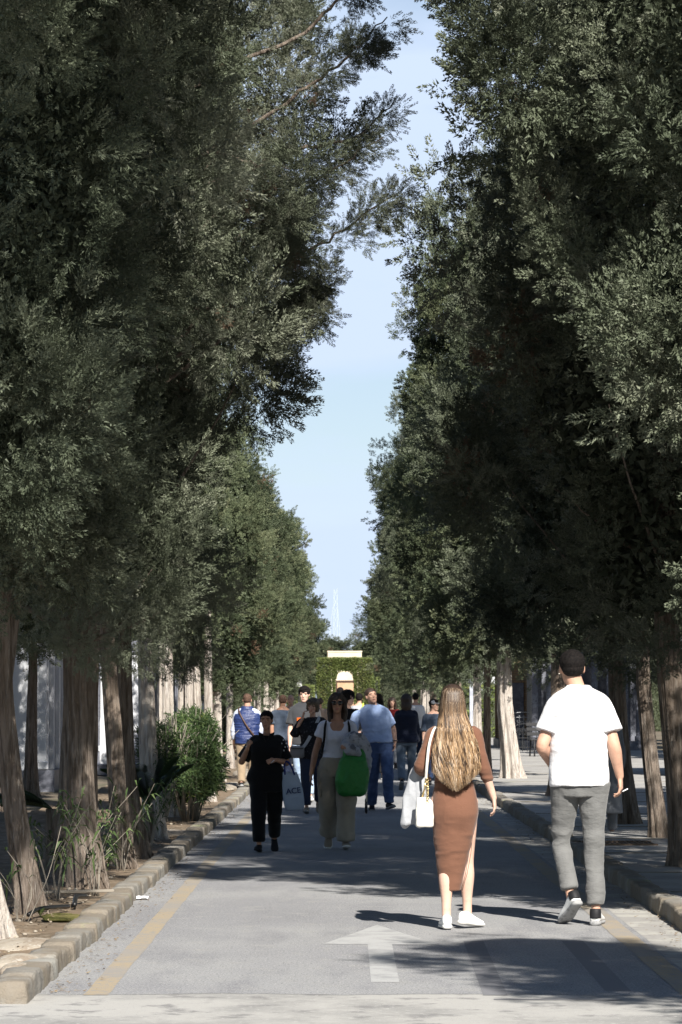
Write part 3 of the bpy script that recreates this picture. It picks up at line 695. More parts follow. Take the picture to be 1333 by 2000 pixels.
M['print_black'] = mat('black_print', (.015, .015, .018), .9, .15, noise=(38, (.07, .07, .08), .58, .64)); M['charcoal'] = cloth('charcoal_cotton', (.045, .047, .052))
M['slate'] = cloth('slate_cotton', (.065, .085, .12)); M['navy_quilt'] = mat('navy_quilted', (.018, .034, .12), .45, .5, bump=[(10, .8, .02, (1, 1, 3))])
M['sleeve_pale'] = cloth('pale_blue_shirt', (.50, .54, .66)); M['chino'] = cloth('tan_chino', (.28, .21, .14)); M['navy'] = cloth('navy_wool', (.014, .018, .035))
M['red'] = cloth('red_cloth', (.16, .012, .012)); M['beige'] = cloth('beige_cloth', (.50, .36, .27)); M['white_cloth'] = cloth('white_cloth', (.68, .68, .70))
M['grey_cloth'] = cloth('grey_cloth', (.17, .18, .20)); M['cloth_mid'] = cloth('light_grey_cloth', (.36, .37, .39)); M['pink'] = cloth('pink_cloth', (.34, .10, .12))
M['hair_black'] = mat('black_hair', (.006, .005, .005), .75, .15, noise=(90, (.014, .011, .010), .45, .6), bump=[(60, 1, .01, (1, 1, .25)), (260, 1, .004)]); M['hair_brown'] = mat('brown_hair', (.035, .02, .013), .5, .5, bump=[(60, 1, .01, (1, 1, .25))])
M['hair_grey'] = mat('greying_hair', (.085, .07, .06), .6, .4, bump=[(60, 1, .01)]); M['hair_buzz'] = mat('buzzed_hair', (.055, .035, .025), .8, .2, noise=(150, (.16, .09, .065), .45, .6), bump=(220, .7, .003))
M['hair_blond'] = mat('ash_blond_hair', (.16, .12, .08), .55, .4, noise=(20, (.07, .05, .035), .45, .6), bump=[(50, 1, .012)])
M['shoe_white'] = mat('white_leather', (.74, .74, .72), .5, .4, bump=(30, .25, .004)); M['sole'] = mat('grey_rubber', (.30, .30, .30), .8, .2, noise=(30, (.2, .2, .2), .5, .6))
M['sole_white'] = mat('white_rubber', (.62, .61, .58), .7, .2); M['shoe_black'] = mat('black_shoe', (.012, .012, .014), .6, .3); M['shoe_beige'] = mat('beige_suede', (.27, .225, .17), .9, .1)
M['shoe_grey'] = mat('grey_mesh_shoe', (.17, .17, .17), .8, .2, noise=(60, (.28, .28, .28), .5, .6)); M['eye'] = mat('dark_eye', (.02, .014, .01), .2, .6); M['lip'] = mat('lips', (.32, .12, .10), .5, .4)
M['lens'] = mat('sunglass_lens', (.006, .006, .008), .12, .8); M['metal'] = mat('polished_metal', (.7, .68, .6), .3, .5, metal=1); M['gold'] = mat('gold_chain', (.75, .58, .28), .3, .5, metal=1)
M['leather_brown'] = mat('brown_leather', (.07, .035, .022), .5, .4); M['leather_white'] = mat('white_quilted_leather', (.66, .64, .58), .45, .45, bump=(60, .3, .006)); M['leather_grey'] = mat('grey_leather', (.17, .165, .17), .6, .35)
M['plastic_black'] = mat('black_plastic', (.012, .012, .012), .4, .5)

def shoe(root, ankle, yaw, pitch, H, mu, ms, collar=None, name='shoe'):
    """foot frame: +Y toe; pitch>0 lifts the heel"""
    L = .155 * H; k = L / .27; R3 = Matrix.Rotation(yaw, 3, 'Z') @ Matrix.Rotation(-pitch, 3, 'X'); a = V3(ankle)
    def tf(me):
        co = np.empty(len(me.vertices) * 3, np.float32); me.vertices.foreach_get('co', co); co = co.reshape(-1, 3) @ np.array(R3).T + np.array(a)
        me.vertices.foreach_set('co', co.astype(np.float32).ravel()); me.update()
    def lo(mb, secs, n=20):
        A = catm(secs, 4); V = []; Fc = []
        for (y, w, z0, z1) in A:
            for q in range(n):
                t = 2 * math.pi * q / n; c, s = math.cos(t), math.sin(t)
                V.append((math.copysign(abs(c) ** .75, c) * w * k, y * k, ((z0 + z1) / 2 + math.copysign(abs(s) ** .8, s) * (z1 - z0) / 2) * k))
        m = len(A)
        for i in range(m - 1):
            for q in range(n): j = (q + 1) % n; Fc.append((i * n + j, i * n + q, i * n + n + q, i * n + n + j))
        Fc.append(tuple(range(n))); Fc.append(tuple(range(m * n - 1, (m - 1) * n - 1, -1))); mb.add(V, Fc)
    zb = -.078
    u = MB(); lo(u, [(-.078, .022, zb + .02, -.02), (-.06, .034, zb + .016, .012), (-.01, .037, zb + .014, .018), (.04, .039, zb + .014, -.002), (.10, .045, zb + .014, -.022), (.15, .044, zb + .014, -.036), (.178, .028, zb + .016, -.046)])
    me = mesh_np('shoe', u.v, u.f, True); tf(me); o = link(name, me, mu, root)
    s_ = MB(); lo(s_, [(-.086, .024, zb, zb + .03), (-.065, .037, zb - .004, zb + .032), (0, .038, zb - .002, zb + .028), (.05, .042, zb - .004, zb + .026), (.11, .049, zb - .004, zb + .026), (.16, .047, zb - .002, zb + .026), (.189, .030, zb + .004, zb + .028)])
    me = mesh_np('sole', s_.v, s_.f, True); tf(me); link('sole', me, ms, o)
    if collar is not None:
        c_ = MB(); ringloft(c_, [(0, -.045 * k, -.035 * k, .036 * k, .02 * k, .042 * k), (0, -.045 * k, .0, .037 * k, .02 * k, .041 * k), (0, -.045 * k, .024 * k, .034 * k, .02 * k, .036 * k)], 16)
        me = mesh_np('heel_tab', c_.v, c_.f, True); tf(me); link('heel_tab', me, collar, o)
    return o

def hand(mb, wrist, d, n, side, curl=.5, k=1.0, spread=.06):
    d = V3(d).normalized(); n = V3(n); n = (n - d * n.dot(d)).normalized(); s = d.cross(n) * side      # s points to the thumb side
    w = V3(wrist); secs = [(0, .022, .018), (.025, .028, .017), (.055, .038, .016), (.088, .039, .013)]; V = []; Fc = []; m = 14
    for (t, a, b) in secs:
        for q in range(m):
            an = 2 * math.pi * q / m; V.append(w + d * t * k + s * math.cos(an) * a * k + n * math.sin(an) * b * k)
    for i in range(len(secs) - 1):
        for q in range(m): j = (q + 1) % m; Fc.append((i * m + q, i * m + j, i * m + m + j, i * m + m + q))
    Fc.append(tuple(range(m - 1, -1, -1))); Fc.append(tuple(range(3 * m, 4 * m))); mb.add(V, Fc)
    for i, (off, ln, dc) in enumerate([(.031, .070, -.1), (.0105, .079, 0), (-.0105, .073, .08), (-.031, .058, .18)]):
        p = w + d * (.082 * k) + s * off * k; pts = [p - d * .02 * k]; a = 0; dd = d + s * (off * spread * 25)
        dd.normalize()
        for j, fr in enumerate((.42, .33, .25)):
            a += (curl + dc) * (.65 + .2 * j); v = dd * math.cos(a) + n * math.sin(a); p = p + v * ln * fr * k; pts.append(p.copy())
        mb.tube(pts, [.0088 * k, .0086 * k, .0076 * k, .0058 * k], 8); ball(mb, pts[-1], (.0062 * k,) * 3, nu=8, nv=5)
    p = w + d * .028 * k + s * .026 * k; v1 = (d * .65 + s * .65 + n * .35).normalized(); v2 = (d * .9 + s * .25 + n * (.3 + .4 * curl)).normalized()
    pts = [w + d * .012 * k + s * .014 * k, p, p + v1 * .035 * k, p + v1 * .035 * k + v2 * .028 * k]
    mb.tube(pts, [.013 * k, .0125 * k, .0105 * k, .0075 * k], 8); ball(mb, pts[-1], (.0078 * k,) * 3, nu=8, nv=5)

TORSO = {'m': [(.470, .080, .050, .060), (.52, .096, .058, .068), (.565, .092, .060, .060), (.61, .084, .060, .050), (.67, .092, .066, .054), (.72, .100, .070, .062), (.765, .104, .064, .066), (.800, .102, .052, .060), (.828, .096, .044, .054), (.846, .074, .038, .048), (.866, .040, .032, .040)],
         'f': [(.470, .078, .048, .062), (.515, .101, .056, .075), (.56, .094, .056, .062), (.615, .073, .052, .046), (.66, .078, .060, .048), (.705, .085, .078, .054), (.74, .088, .072, .058), (.78, .090, .052, .056), (.808, .072, .040, .046), (.835, .040, .032, .038)]}

def person(loc, rz, label, H, sex, legs, arms, head=(0, 0, 0, 0, 0), top=None, bottom=None, shoes=None, hair=None, skinm='skin', voxel=.008, lean=(0, 0), group=None, girth=1.0, face=True, fat=1.0):
    """legs/arms: {'R':..., 'L':...}; leg = (hip, knee, ankle, foot_yaw, foot_pitch); arm = (shoulder, elbow, wrist, hand_dir, palm_normal, curl), metres, person faces +Y
    head = (x, y, yaw, pitch, roll)"""
    root = empty('person', loc, rz, label, 'person', group)
    sh = lambda z: V3((lean[0] * max(0, z - .5 * H), lean[1] * max(0, z - .5 * H), 0))      # the trunk leans from the hips up
    b = MB(); hk = H / 1.75
    ringloft(b, [(sh(z * H).x, sh(z * H).y, z * H, a * H * girth * .93, f * H * girth * .93, bk * H * girth * .93) for (z, a, f, bk) in TORSO[sex]])
    nb = V3((0, 0, .835 * H)) + sh(.835 * H); hc = V3((head[0], head[1], 0))
    ht = .128 * H; s = ht / .225; chin = nb + hc + V3((0, .012 * hk, H - ht - .835 * H))
    Rh = Matrix.Rotation(head[2], 3, 'Z') @ Matrix.Rotation(-head[3], 3, 'X') @ Matrix.Rotation(head[4], 3, 'Y')
    piv = V3((0, -.01, .04)); hp = lambda p: chin + (Rh @ (V3(p) - piv) + piv) * s
    nr = .056 if sex == 'm' else .046
    limb(b, [nb - V3((0, .004, .05)), nb + V3((0, 0, .01)), hp((0, -.018, .06))], [nr * 1.35 * s, nr * s, nr * s * .98], 16)
    hb = MB()
    ball(hb, (0, -.012, .143), (.075, .096, .082), nu=20, nv=14)
    jw = 1.0 if sex == 'm' else .9
    ringloft(hb, [(0, .052, .0, .024 * jw, .028, .022), (0, .042, .018, .042 * jw, .046, .035), (0, .028, .045, .055 * jw, .060, .05), (0, .012, .08, .064 * jw, .076, .07), (0, .002, .115, .068, .088, .08), (0, -.004, .16, .070, .088, .085)], 22, 2.2)
    hb.tube([(0, .082, .126), (0, .094, .105), (0, .103, .086), (0, .09, .080)], [.008, .010, .0135, .010], 8)
    for sx in (-1, 1):
        ball(hb, (sx * .0765, -.008, .108), (.009, .019, .031)); ball(hb, (sx * .031, .076, .1385), (.026, .013, .0075)); ball(hb, (sx * .036, .066, .092), (.022, .018, .018))
    ball(hb, (0, .084, .057), (.023, .012, .0075)); ball(hb, (0, .083, .047), (.020, .012, .007)); ball(hb, (0, .073, .016), (.018, .015, .014))
    b.add([hp(v) for v in hb.v], hb.f)
    for k, sd in (('R', 1), ('L', -1)):
        a_ = arms[k]; S, E, W = (V3(q) for q in a_[:3]); q = H * fat; cu_ = .86 if top and top.get('sleeve', .62) > 0 else 1.0
        U1 = S.lerp(E, .35); U2 = S.lerp(E, .75); F1 = E.lerp(W, .25); F2 = E.lerp(W, .7)
        rr = (.031, .0285, .025, .0235, .0245, .019, .0155) if sex == 'm' else (.027, .0255, .022, .0205, .0205, .0165, .0135)
        limb(b, [S, U1, U2, E, F1, F2, W], [x * q * (cu_ if i_ < 2 else 1) for i_, x in enumerate(rr)], 14)
        limb(b, [S.lerp(nb, .45) - V3((0, 0, .03 * hk)), S], [.031 * H * cu_, .030 * H * cu_], 12)
        hand(b, W, a_[3], a_[4], sd, a_[5], hk * (1.0 if sex == 'm' else .92))
        l_ = legs[k]; Hp, K, A = (V3(x) for x in l_[:3]); q = H * fat * (.84 if bottom else 1.0)
        T1 = Hp.lerp(K, .4); C1 = K.lerp(A, .3) + V3((0, -.008, 0)); C2 = K.lerp(A, .7)
        limb(b, [Hp, T1, K, C1, C2, A], [.054 * q, .047 * q, .032 * q, .033 * q, .022 * q, .0195 * q], 16)
        Rf = Matrix.Rotation(l_[3], 3, 'Z') @ Matrix.Rotation(-l_[4], 3, 'X'); ft = lambda p: A + Rf @ (V3(p) * hk)
        limb(b, [ft((0, -.03, -.045)), ft((0, .04, -.045)), ft((0, .13, -.058))], [.026 * hk, .028 * hk, .02 * hk], 10)
    body = link('body', solid(b, voxel, 3), M[skinm], root)
    if face:
        for sx in (-1, 1):
            e = MB(); ball(e, hp((sx * .0315, .0815, .1195)), (.0125 * s, .006 * s, .0055 * s), Rh, 10, 6); e.build('eye', M['eye'], root, True)
            br = MB(); br.tube([hp((sx * .014, .092, .137)), hp((sx * .032, .0905, .141)), hp((sx * .052, .078, .136))], [.003 * s, .0038 * s, .002 * s], 6); br.build('eyebrow', M[hair[1]] if hair else M['hair_brown'], root, True)
        lp = MB(); ball(lp, hp((0, .0885, .0525)), (.022 * s, .009 * s, .0085 * s), Rh, 12, 6); lp.build('lips', M['lip'], root, True)
    # ---- trousers / shorts
    if bottom and bottom['t'] == 'trousers':
        t = MB(); zt = bottom.get('top', .585) * H; e = bottom.get('ease', .012); cf = bottom.get('cuff', .04); kn = bottom.get('knee', .048)
        rows = [r for r in TORSO[sex] if r[0] * H < zt - .015] + [(zt / H, *[np.interp(zt / H, [x[0] for x in TORSO[sex]], [x[j] for x in TORSO[sex]]) for j in (1, 2, 3)])]
        ringloft(t, [(sh(r[0] * H).x, sh(r[0] * H).y, r[0] * H, r[1] * H * girth + e, r[2] * H * girth + e, r[3] * H * girth + e) for r in rows])
        for k in 'RL':
            Hp, K, A = (V3(x) for x in legs[k][:3]); ch = bottom.get('cuffz', {}).get(k, .12) if isinstance(bottom.get('cuffz'), dict) else bottom.get('cuffz', .12)
            C = A.lerp(K, ch); Tm = Hp.lerp(K, .45); Cm = K.lerp(C, .5)
            limb(t, [Hp + V3((0, -.005, .02)), Tm, K, Cm, C], [.0585 * H + e * .5, (.049 * H + kn) / 2 + e, kn + e * .4, (kn + cf) / 2 + .002, cf], 20, caps=False)
        fo = bottom.get('fold', .006)
        link('trousers', solid(t, voxel, 2, [(5.0, fo, (1, 1, 1.6), None, 0), (11, fo * .5, (1, 1, .8), None, 0), (6, fo * .9, (1.1, .7, 1.9), .30 * H, .08 * H), (7, fo * .8, (.9, .6, 1.9), .10 * H, .08 * H)], seed=int(H * 100)), M[bottom['m']], root)
        if bottom.get('belt'):
            bl = MB(); w_ = [np.interp(zt / H, [x[0] for x in TORSO[sex]], [x[j] for x in TORSO[sex]]) * H * girth + e + .006 for j in (1, 2, 3)]
            ringloft(bl, [(sh(zt).x, sh(zt).y, zt - .028, *w_), (sh(zt).x, sh(zt).y, zt + .008, *w_)], 30, sub=1)
            bt = bl.build('belt', M['plastic_black'], root, True); bb = MB().box((sh(zt).x, sh(zt).y + w_[1] + .004, zt - .01), (.05, .008, .036), bev=.003); bb.build('buckle', M['metal'], bt)
    # ---- shirt / jacket
    if top:
        t = MB(); hz = top.get('hem', .53) * H; e = top.get('ease', .016); fl = top.get('flare', .012); zt = top.get('neck', .832) * H
        zs = [hz, hz + .04 * H] + [r[0] * H for r in TORSO[sex] if hz + .07 * H < r[0] * H < zt - .004] + [zt]
        out_ = []
        for z in zs:
            a, f, bk = [np.interp(z / H, [x[0] for x in TORSO[sex]], [x[j] for x in TORSO[sex]]) * H * girth for j in (1, 2, 3)]
            lo = max(0, 1 - (z - hz) / (.30 * H)); q = e * (.45 if z > .8 * H else 1)
            if top.get('straight') and z < .72 * H:
                a = max(a, top['straight'] * H * girth); f = max(f, .052 * H); bk = max(bk, .054 * H)
            out_.append((sh(z).x, sh(z).y, z, a + q + fl * lo, f + q + fl * lo * .7, bk + q + fl * lo * .7))
        ringloft(t, out_, 30)
        sl = top.get('sleeve', .62); se = top.get('sease', .014)
        for k in 'RL':
            if sl <= 0: break
            S, E, W = (V3(q) for q in arms[k][:3])
            if sl <= 1: pts = [S.lerp(nb, .4) - V3((0, 0, .035 * hk)), S + V3((0, 0, -.008)), S.lerp(E, sl * .5), S.lerp(E, sl)]; rd = [.033 * H, .030 * H + se * .3, .0285 * H + se * .7, .0275 * H + se * 1.2]
            else: pts = [S.lerp(nb, .4) - V3((0, 0, .035 * hk)), S + V3((0, 0, .002)), S.lerp(E, .6), E, E.lerp(W, (sl - 1) * .6), E.lerp(W, sl - 1)]; rd = [.033 * H, .030 * H + se * .3, .027 * H + se * .6, .0245 * H + se * .7, .024 * H + se * .7, .019 * H + se * .6]
            limb(t, pts, rd, 16, caps=False)
        fo = top.get('fold', .005)
        link(top.get('name', 't_shirt'), solid(t, voxel, 3, [(4.2, fo * 1.2, (1, 1, .55), None, 0), (9, fo * .7, (1, 1, 1.1), None, 0), (7, fo * 1.2, (.7, .7, 2.2), .62 * H, .10 * H)], seed=int(H * 70)), M[top['m']], root)
    if shoes:
        for k in 'RL':
            l_ = legs[k]; shoe(root, l_[2], l_[3], l_[4], H, M[shoes[0]], M[shoes[1]], M[shoes[2]] if len(shoes) > 2 and shoes[2] else None)
    # ---- hair
    if hair:
        h = MB(); t = hair[0]
        if t in ('short', 'buzz', 'crop'):
            g = {'buzz': .0, 'short': .010, 'crop': .005}[t]
            ball(h, (0, -.020, .152 + g * .5), (.0785 + g, .0955 + g, .078 + g), nu=20, nv=12); ball(h, (0, -.042, .115), (.070 + g * .6, .068 + g, .055), nu=16, nv=10)
            if t == 'short': ball(h, (0, .045, .205), (.058, .045, .022)); ball(h, (.02, .06, .19), (.045, .03, .018))
        elif t == 'receding':
            ball(h, (0, -.045, .125), (.078, .072, .06), nu=20, nv=12)
        elif t == 'tied':
            ball(h, (0, -.018, .152), (.083, .097, .082), nu=20, nv=12); ball(h, (0, -.045, .11), (.075, .068, .06)); ball(h, (0, -.12, .13), (.032, .032, .04))
        elif t == 'bob':
            ball(h, (0, -.016, .155), (.092, .104, .088), nu=20, nv=12); ball(h, (0, -.04, .09), (.092, .078, .075)); ball(h, (.045, .055, .18), (.045, .04, .035)); ball(h, (-.05, .045, .175), (.04, .04, .035))
            for sx in (-1, 1): ball(h, (sx * .078, -.01, .09), (.02, .045, .06))
        elif t == 'big':
            ball(h, (0, -.03, .155), (.115, .12, .105), nu=22, nv=14); ball(h, (0, -.05, .1), (.10, .09, .08))
        elif t == 'long':
            ball(h, (0, -.018, .155), (.087, .101, .084), nu=20, nv=12)
            ringloft(h, [(0, -.085, -.13, .075, .03, .035), (0, -.082, -.05, .09, .035, .035), (0, -.05, .03, .088, .045, .055), (0, -.03, .10, .088, .06, .065), (0, -.02, .15, .085, .07, .075)], 22)
            for sx in (-1, 1): limb(h, [(sx * .045, .05, .215), (sx * .078, .035, .15), (sx * .086, .02, .08), (sx * .092, .005, 0), (sx * .088, .02, -.09)], [.014, .021, .024, .024, .014], 10)
        elif t == 'none': pass
        if h.v:
            h.v = [tuple(hp(v)) for v in h.v]
            am = {'buzz': .0012, 'crop': .003, 'short': .006, 'receding': .002, 'tied': .003, 'bob': .009, 'big': .016, 'long': .006}[t]
            link('hair', solid(h, min(voxel, .007), 2, [(45 if t != 'big' else 30, am, (1, 1, .5), None, 0)], seed=3), M[hair[1]], root)
    root['hp'] = 0; del root['hp']
    return root, hp, sh, Rh, s

def walk(H, st=.28, side=1, w=.055, yaw=.08, lift=None):
    """a walking pair of legs: `side` leg ahead"""
    out_ = {}; hz = .515 * H
    for k, sx in (('R', 1), ('L', -1)):
        ahead = (sx == side); hip = V3((sx * w * H, 0, hz)); th, sk = .245 * H, .24 * H
        if ahead: a = st; bend = .12; pitch = -.12
        else: a = -st * .75; bend = .42; pitch = .55
        K = hip + V3((0, math.sin(a), -math.cos(a))) * th; b_ = a - bend; A = K + V3((-sx * .008 * H, math.sin(b_), -math.cos(b_))) * sk
        out_[k] = [hip, K, A, -sx * yaw, pitch]
    def low(l):      # lowest sole point below the ankle
        k = H / 1.75; p = l[4]; toe = -.082 * math.cos(p) - .17 * math.sin(p); heel = -.082 * math.cos(p) + .075 * math.sin(p)
        return l[2].z + min(toe, heel) * k
    for k in 'RL':
        d = low(out_[k]); l = out_[k]
        l[2] = l[2] - V3((0, 0, d))
        l[1] = l[1] - V3((0, 0, d * .5))
    return out_
def stand(H, w=.05, yaw=.1):
    return {k: [V3((sx * w * H, 0, .515 * H)), V3((sx * w * H, .012 * H, .28 * H)), V3((sx * w * H * .9, 0, .083 * H / 1.75)), -sx * yaw, 0.0] for k, sx in (('R', 1), ('L', -1))}
def arms_hang(H, sex='m', swR=.12, swL=-.12, ab=.10, bend=.25, curl=.4):
    o = {}; sw = {'R': swR, 'L': swL}
    for k, sx in (('R', 1), ('L', -1)):
        x0 = (.096 if sex == 'm' else .084) * H; S = V3((sx * x0, 0, .80 * H)); a = sw[k]
        E = S + V3((sx * math.sin(ab), math.sin(a), -math.cos(a))) * .170 * H; a2 = a + bend
        W = E + V3((sx * .02, math.sin(a2), -math.cos(a2))) * .145 * H
        o[k] = [S, E, W, W - E, V3((-sx, .1, 0)), curl]
    return o
# ================================================================ the people in the photo
def px2(px, y):                      # foot point from its place on the ground
    p = gnd(px, y); return (p.x, p.y, 0)
def local(root, p): return root.matrix_basis @ V3(p)
def held(name, mesh_or_mb, m, root, label, cat, smooth=True, parent=None):
    """a separate thing that a person holds, laid out in that person's frame"""
    e = empty(name, root.location, root.rotation_euler.z, label, cat); return e

# -- 1 man in white, walking away
H = 1.91
legs = {'L': [(-.095, 0, .97), (-.118, .10, .57), (-.062, -.03, .178), .38, .55], 'R': [(.095, 0, .97), (.10, .03, .53), (.112, -.02, .088), -.16, 0.0]}
arms = {'L': [(-.160, 0, 1.535), (-.262, -.05, 1.245), (-.185, .15, 1.115), (.35, .6, -.45), (1, -.3, 0), .55],
        'R': [(.160, 0, 1.535), (.240, -.05, 1.25), (.285, .02, 1.035), (.10, .12, -1), (-1, .2, 0), .55]}
man1, hp, sh, Rh, s = person(px2(1133, 1806), 0, 'tall man walking away in a plain white t-shirt, grey cropped trousers and white sneakers', H, 'm', legs, arms, head=(-.045, .0, .10, -.05, -.03),
    top=dict(m='tee_white', hem=.508, ease=.022, flare=.006, neck=.872, straight=.089, sleeve=.66, sease=.026, fold=.006), bottom=dict(t='trousers', m='grey_sweat', ease=.005, cuff=.053, knee=.059, top=.60, cuffz={'L': .19, 'R': .13}, fold=.009),
    shoes=('shoe_white', 'sole', 'shoe_black'), hair=('crop', 'hair_black'), voxel=.0062)
mb = MB(); c = V3(arms['R'][2]); limb(mb, [c + V3((.02 * math.cos(a), .028 * math.sin(a), .012)) * 1.15 for a in [k * math.pi / 6 for k in range(13)]], [.004] * 13, 8, 1, False); mb.build('bracelet', M['metal'], man1, True)
mb = MB(); c = V3(arms['L'][2]); limb(mb, [c + V3((.026 * math.cos(a), .02 * math.sin(a) - .01, .028 * math.sin(a))) for a in [k * math.pi / 6 for k in range(13)]], [.005] * 13, 8, 1, False); mb.build('watch_strap', M['gold'], man1, True)
mb = MB(); ball(mb, hp((-.086, -.008, .082)), (.0045,) * 3); mb.build('earring', M['metal'], man1, True)
# rolled cuffs and the seam of the trousers
for k in 'LR':
    A, K = V3(legs[k][2]), V3(legs[k][1]); q = A.lerp(K, .19 if k == 'L' else .13); mb = MB()
    limb(mb, [q + V3((0, 0, -.004)), q.lerp(K, .045)], [.0565, .057], 22, 1, False); mb.build('trouser_cuff', M['grey_sweat'], man1, True)
ce = empty('cigarette', man1.location, 0, 'lit white cigarette between the fingers of the man in the white t-shirt', 'cigarette')
mb = MB(); mb.tube([(.306, .055, .925), (.345, .06, .945)], .0042, 8); mb.build('paper', M['tee_white'], ce, True)

# -- 2 long haired woman, walking away
H = 1.665
legs = {'R': [(.08, 0, .86), (.085, .05, .47), (.092, .06, .098), -.65, .12], 'L': [(-.08, 0, .86), (-.055, 0, .46), (-.056, -.05, .083), .06, .02]}
arms = {'L': [(-.138, 0, 1.325), (-.232, -.05, 1.115), (-.215, .17, 1.04), (.1, .9, -.1), (1, 0, -.2), .7],
        'R': [(.138, 0, 1.325), (.205, -.05, 1.09), (.272, -.02, .895), (.10, .08, -1), (-1, .1, 0), .45]}
wom2, hp, sh, Rh, s = person(px2(888, 1814), 0, 'woman walking away with very long highlighted hair and a tight brown dress', H, 'f', legs, arms, head=(-.01, 0, 0, 0, 0), shoes=('shoe_white', 'sole_white'), hair=('crop', 'hair_brown'), voxel=.0065, skinm='skin_pale', girth=.86, fat=.96)
t = MB()
ringloft(t, [(-.030, .0, .262, .074, .062, .066), (-.024, .0, .36, .084, .068, .072), (-.018, 0, .48, .105, .078, .082), (-.010, 0, .60, .126, .090, .098), (0, 0, .70, .145, .100, .116), (.002, 0, .79, .161, .106, .136),
              (.0, 0, .87, .158, .100, .128), (0, 0, .96, .138, .092, .095), (-.004, 0, 1.04, .118, .088, .082), (-.004, 0, 1.12, .122, .098, .085), (0, 0, 1.20, .136, .112, .09), (0, 0, 1.28, .146, .095, .092), (0, 0, 1.335, .130, .07, .078), (0, 0, 1.375, .085, .056, .064), (0, 0, 1.40, .06, .05, .056)], 34, 2.2)
for k in 'RL':
    S, E, W = (V3(q) for q in arms[k][:3]); f = .42 if k == 'R' else .6
    limb(t, [S * .6 + V3((0, 0, .4 * 1.33 - .012)), S + V3((0, 0, .004)), S.lerp(E, .5), E, E.lerp(W, f * .6), E.lerp(W, f)], [.054, .053, .046, .040, .037, .034], 18, caps=False)
dress = link('dress', solid(t, .0065, 3, [(6, .004, (1, 1, 1.6), None, 0), (8, .010, (.5, .5, 2.8), 1.04, .13), (7, .008, (.6, .6, 2.2), .55, .25), (13, .004, (.6, .6, 2.4), 1.2, .2)], seed=4), M['brown_knit'], wom2)
# the slit up the right side: edge of the lining
mb = MB(); mb.tube([(.128, -.05, .66), (.112, -.062, .52), (.086, -.066, .38), (.052, -.066, .265)], .002, 6); mb.build('slit_hem', M['brown_knit'], dress, True)
# hair: a soft volume with some nine hundred strands over it
t = MB(); C0 = hp((0, 0, 0))
ringloft(t, [(.006, -.130, 1.0, .095, .012, .016), (.012, -.128, 1.12, .125, .018, .018), (.008, -.115, 1.26, .120, .028, .024), (0, -.085, 1.38, .090, .045, .040), (-.01, -.055, 1.47, .076, .06, .058), (-.01, -.03, 1.55, .074, .08, .078), (-.01, -.03, 1.62, .060, .065, .06), (-.01, -.03, 1.655, .025, .025, .025)], 26, 2.0)
hairv = link('hair', solid(t, .008, 3, [(16, .012, (1, 1, .22), None, 0), (40, .005, (1, 1, .2), None, 0)], seed=9), M['hair_brown'], wom2)
mh = bpy.data.materials.new('highlighted_hair'); mh.use_nodes = True; n_ = mh.node_tree; bs = n_.nodes['Principled BSDF']; at = n_.nodes.new('ShaderNodeAttribute'); at.attribute_name = 'tint'
rp = n_.nodes.new('ShaderNodeValToRGB'); e_ = rp.color_ramp.elements; e_[0].color = (.030, .019, .013, 1); e_[1].color = (.62, .50, .38, 1)
for p_, c_ in ((.3, (.075, .043, .025)), (.55, (.27, .165, .085)), (.8, (.46, .30, .16))): q = e_.new(p_); q.color = (*c_, 1)
n_.links.new(at.outputs['Fac'], rp.inputs[0]); n_.links.new(rp.outputs[0], bs.inputs['Base Color']); bs.inputs['Roughness'].default_value = .42; bs.inputs['Specular IOR Level'].default_value = .5
rh = np.random.default_rng(77); Vh = []; Fh = []; Th = []; N_S = 3200; NP = 34
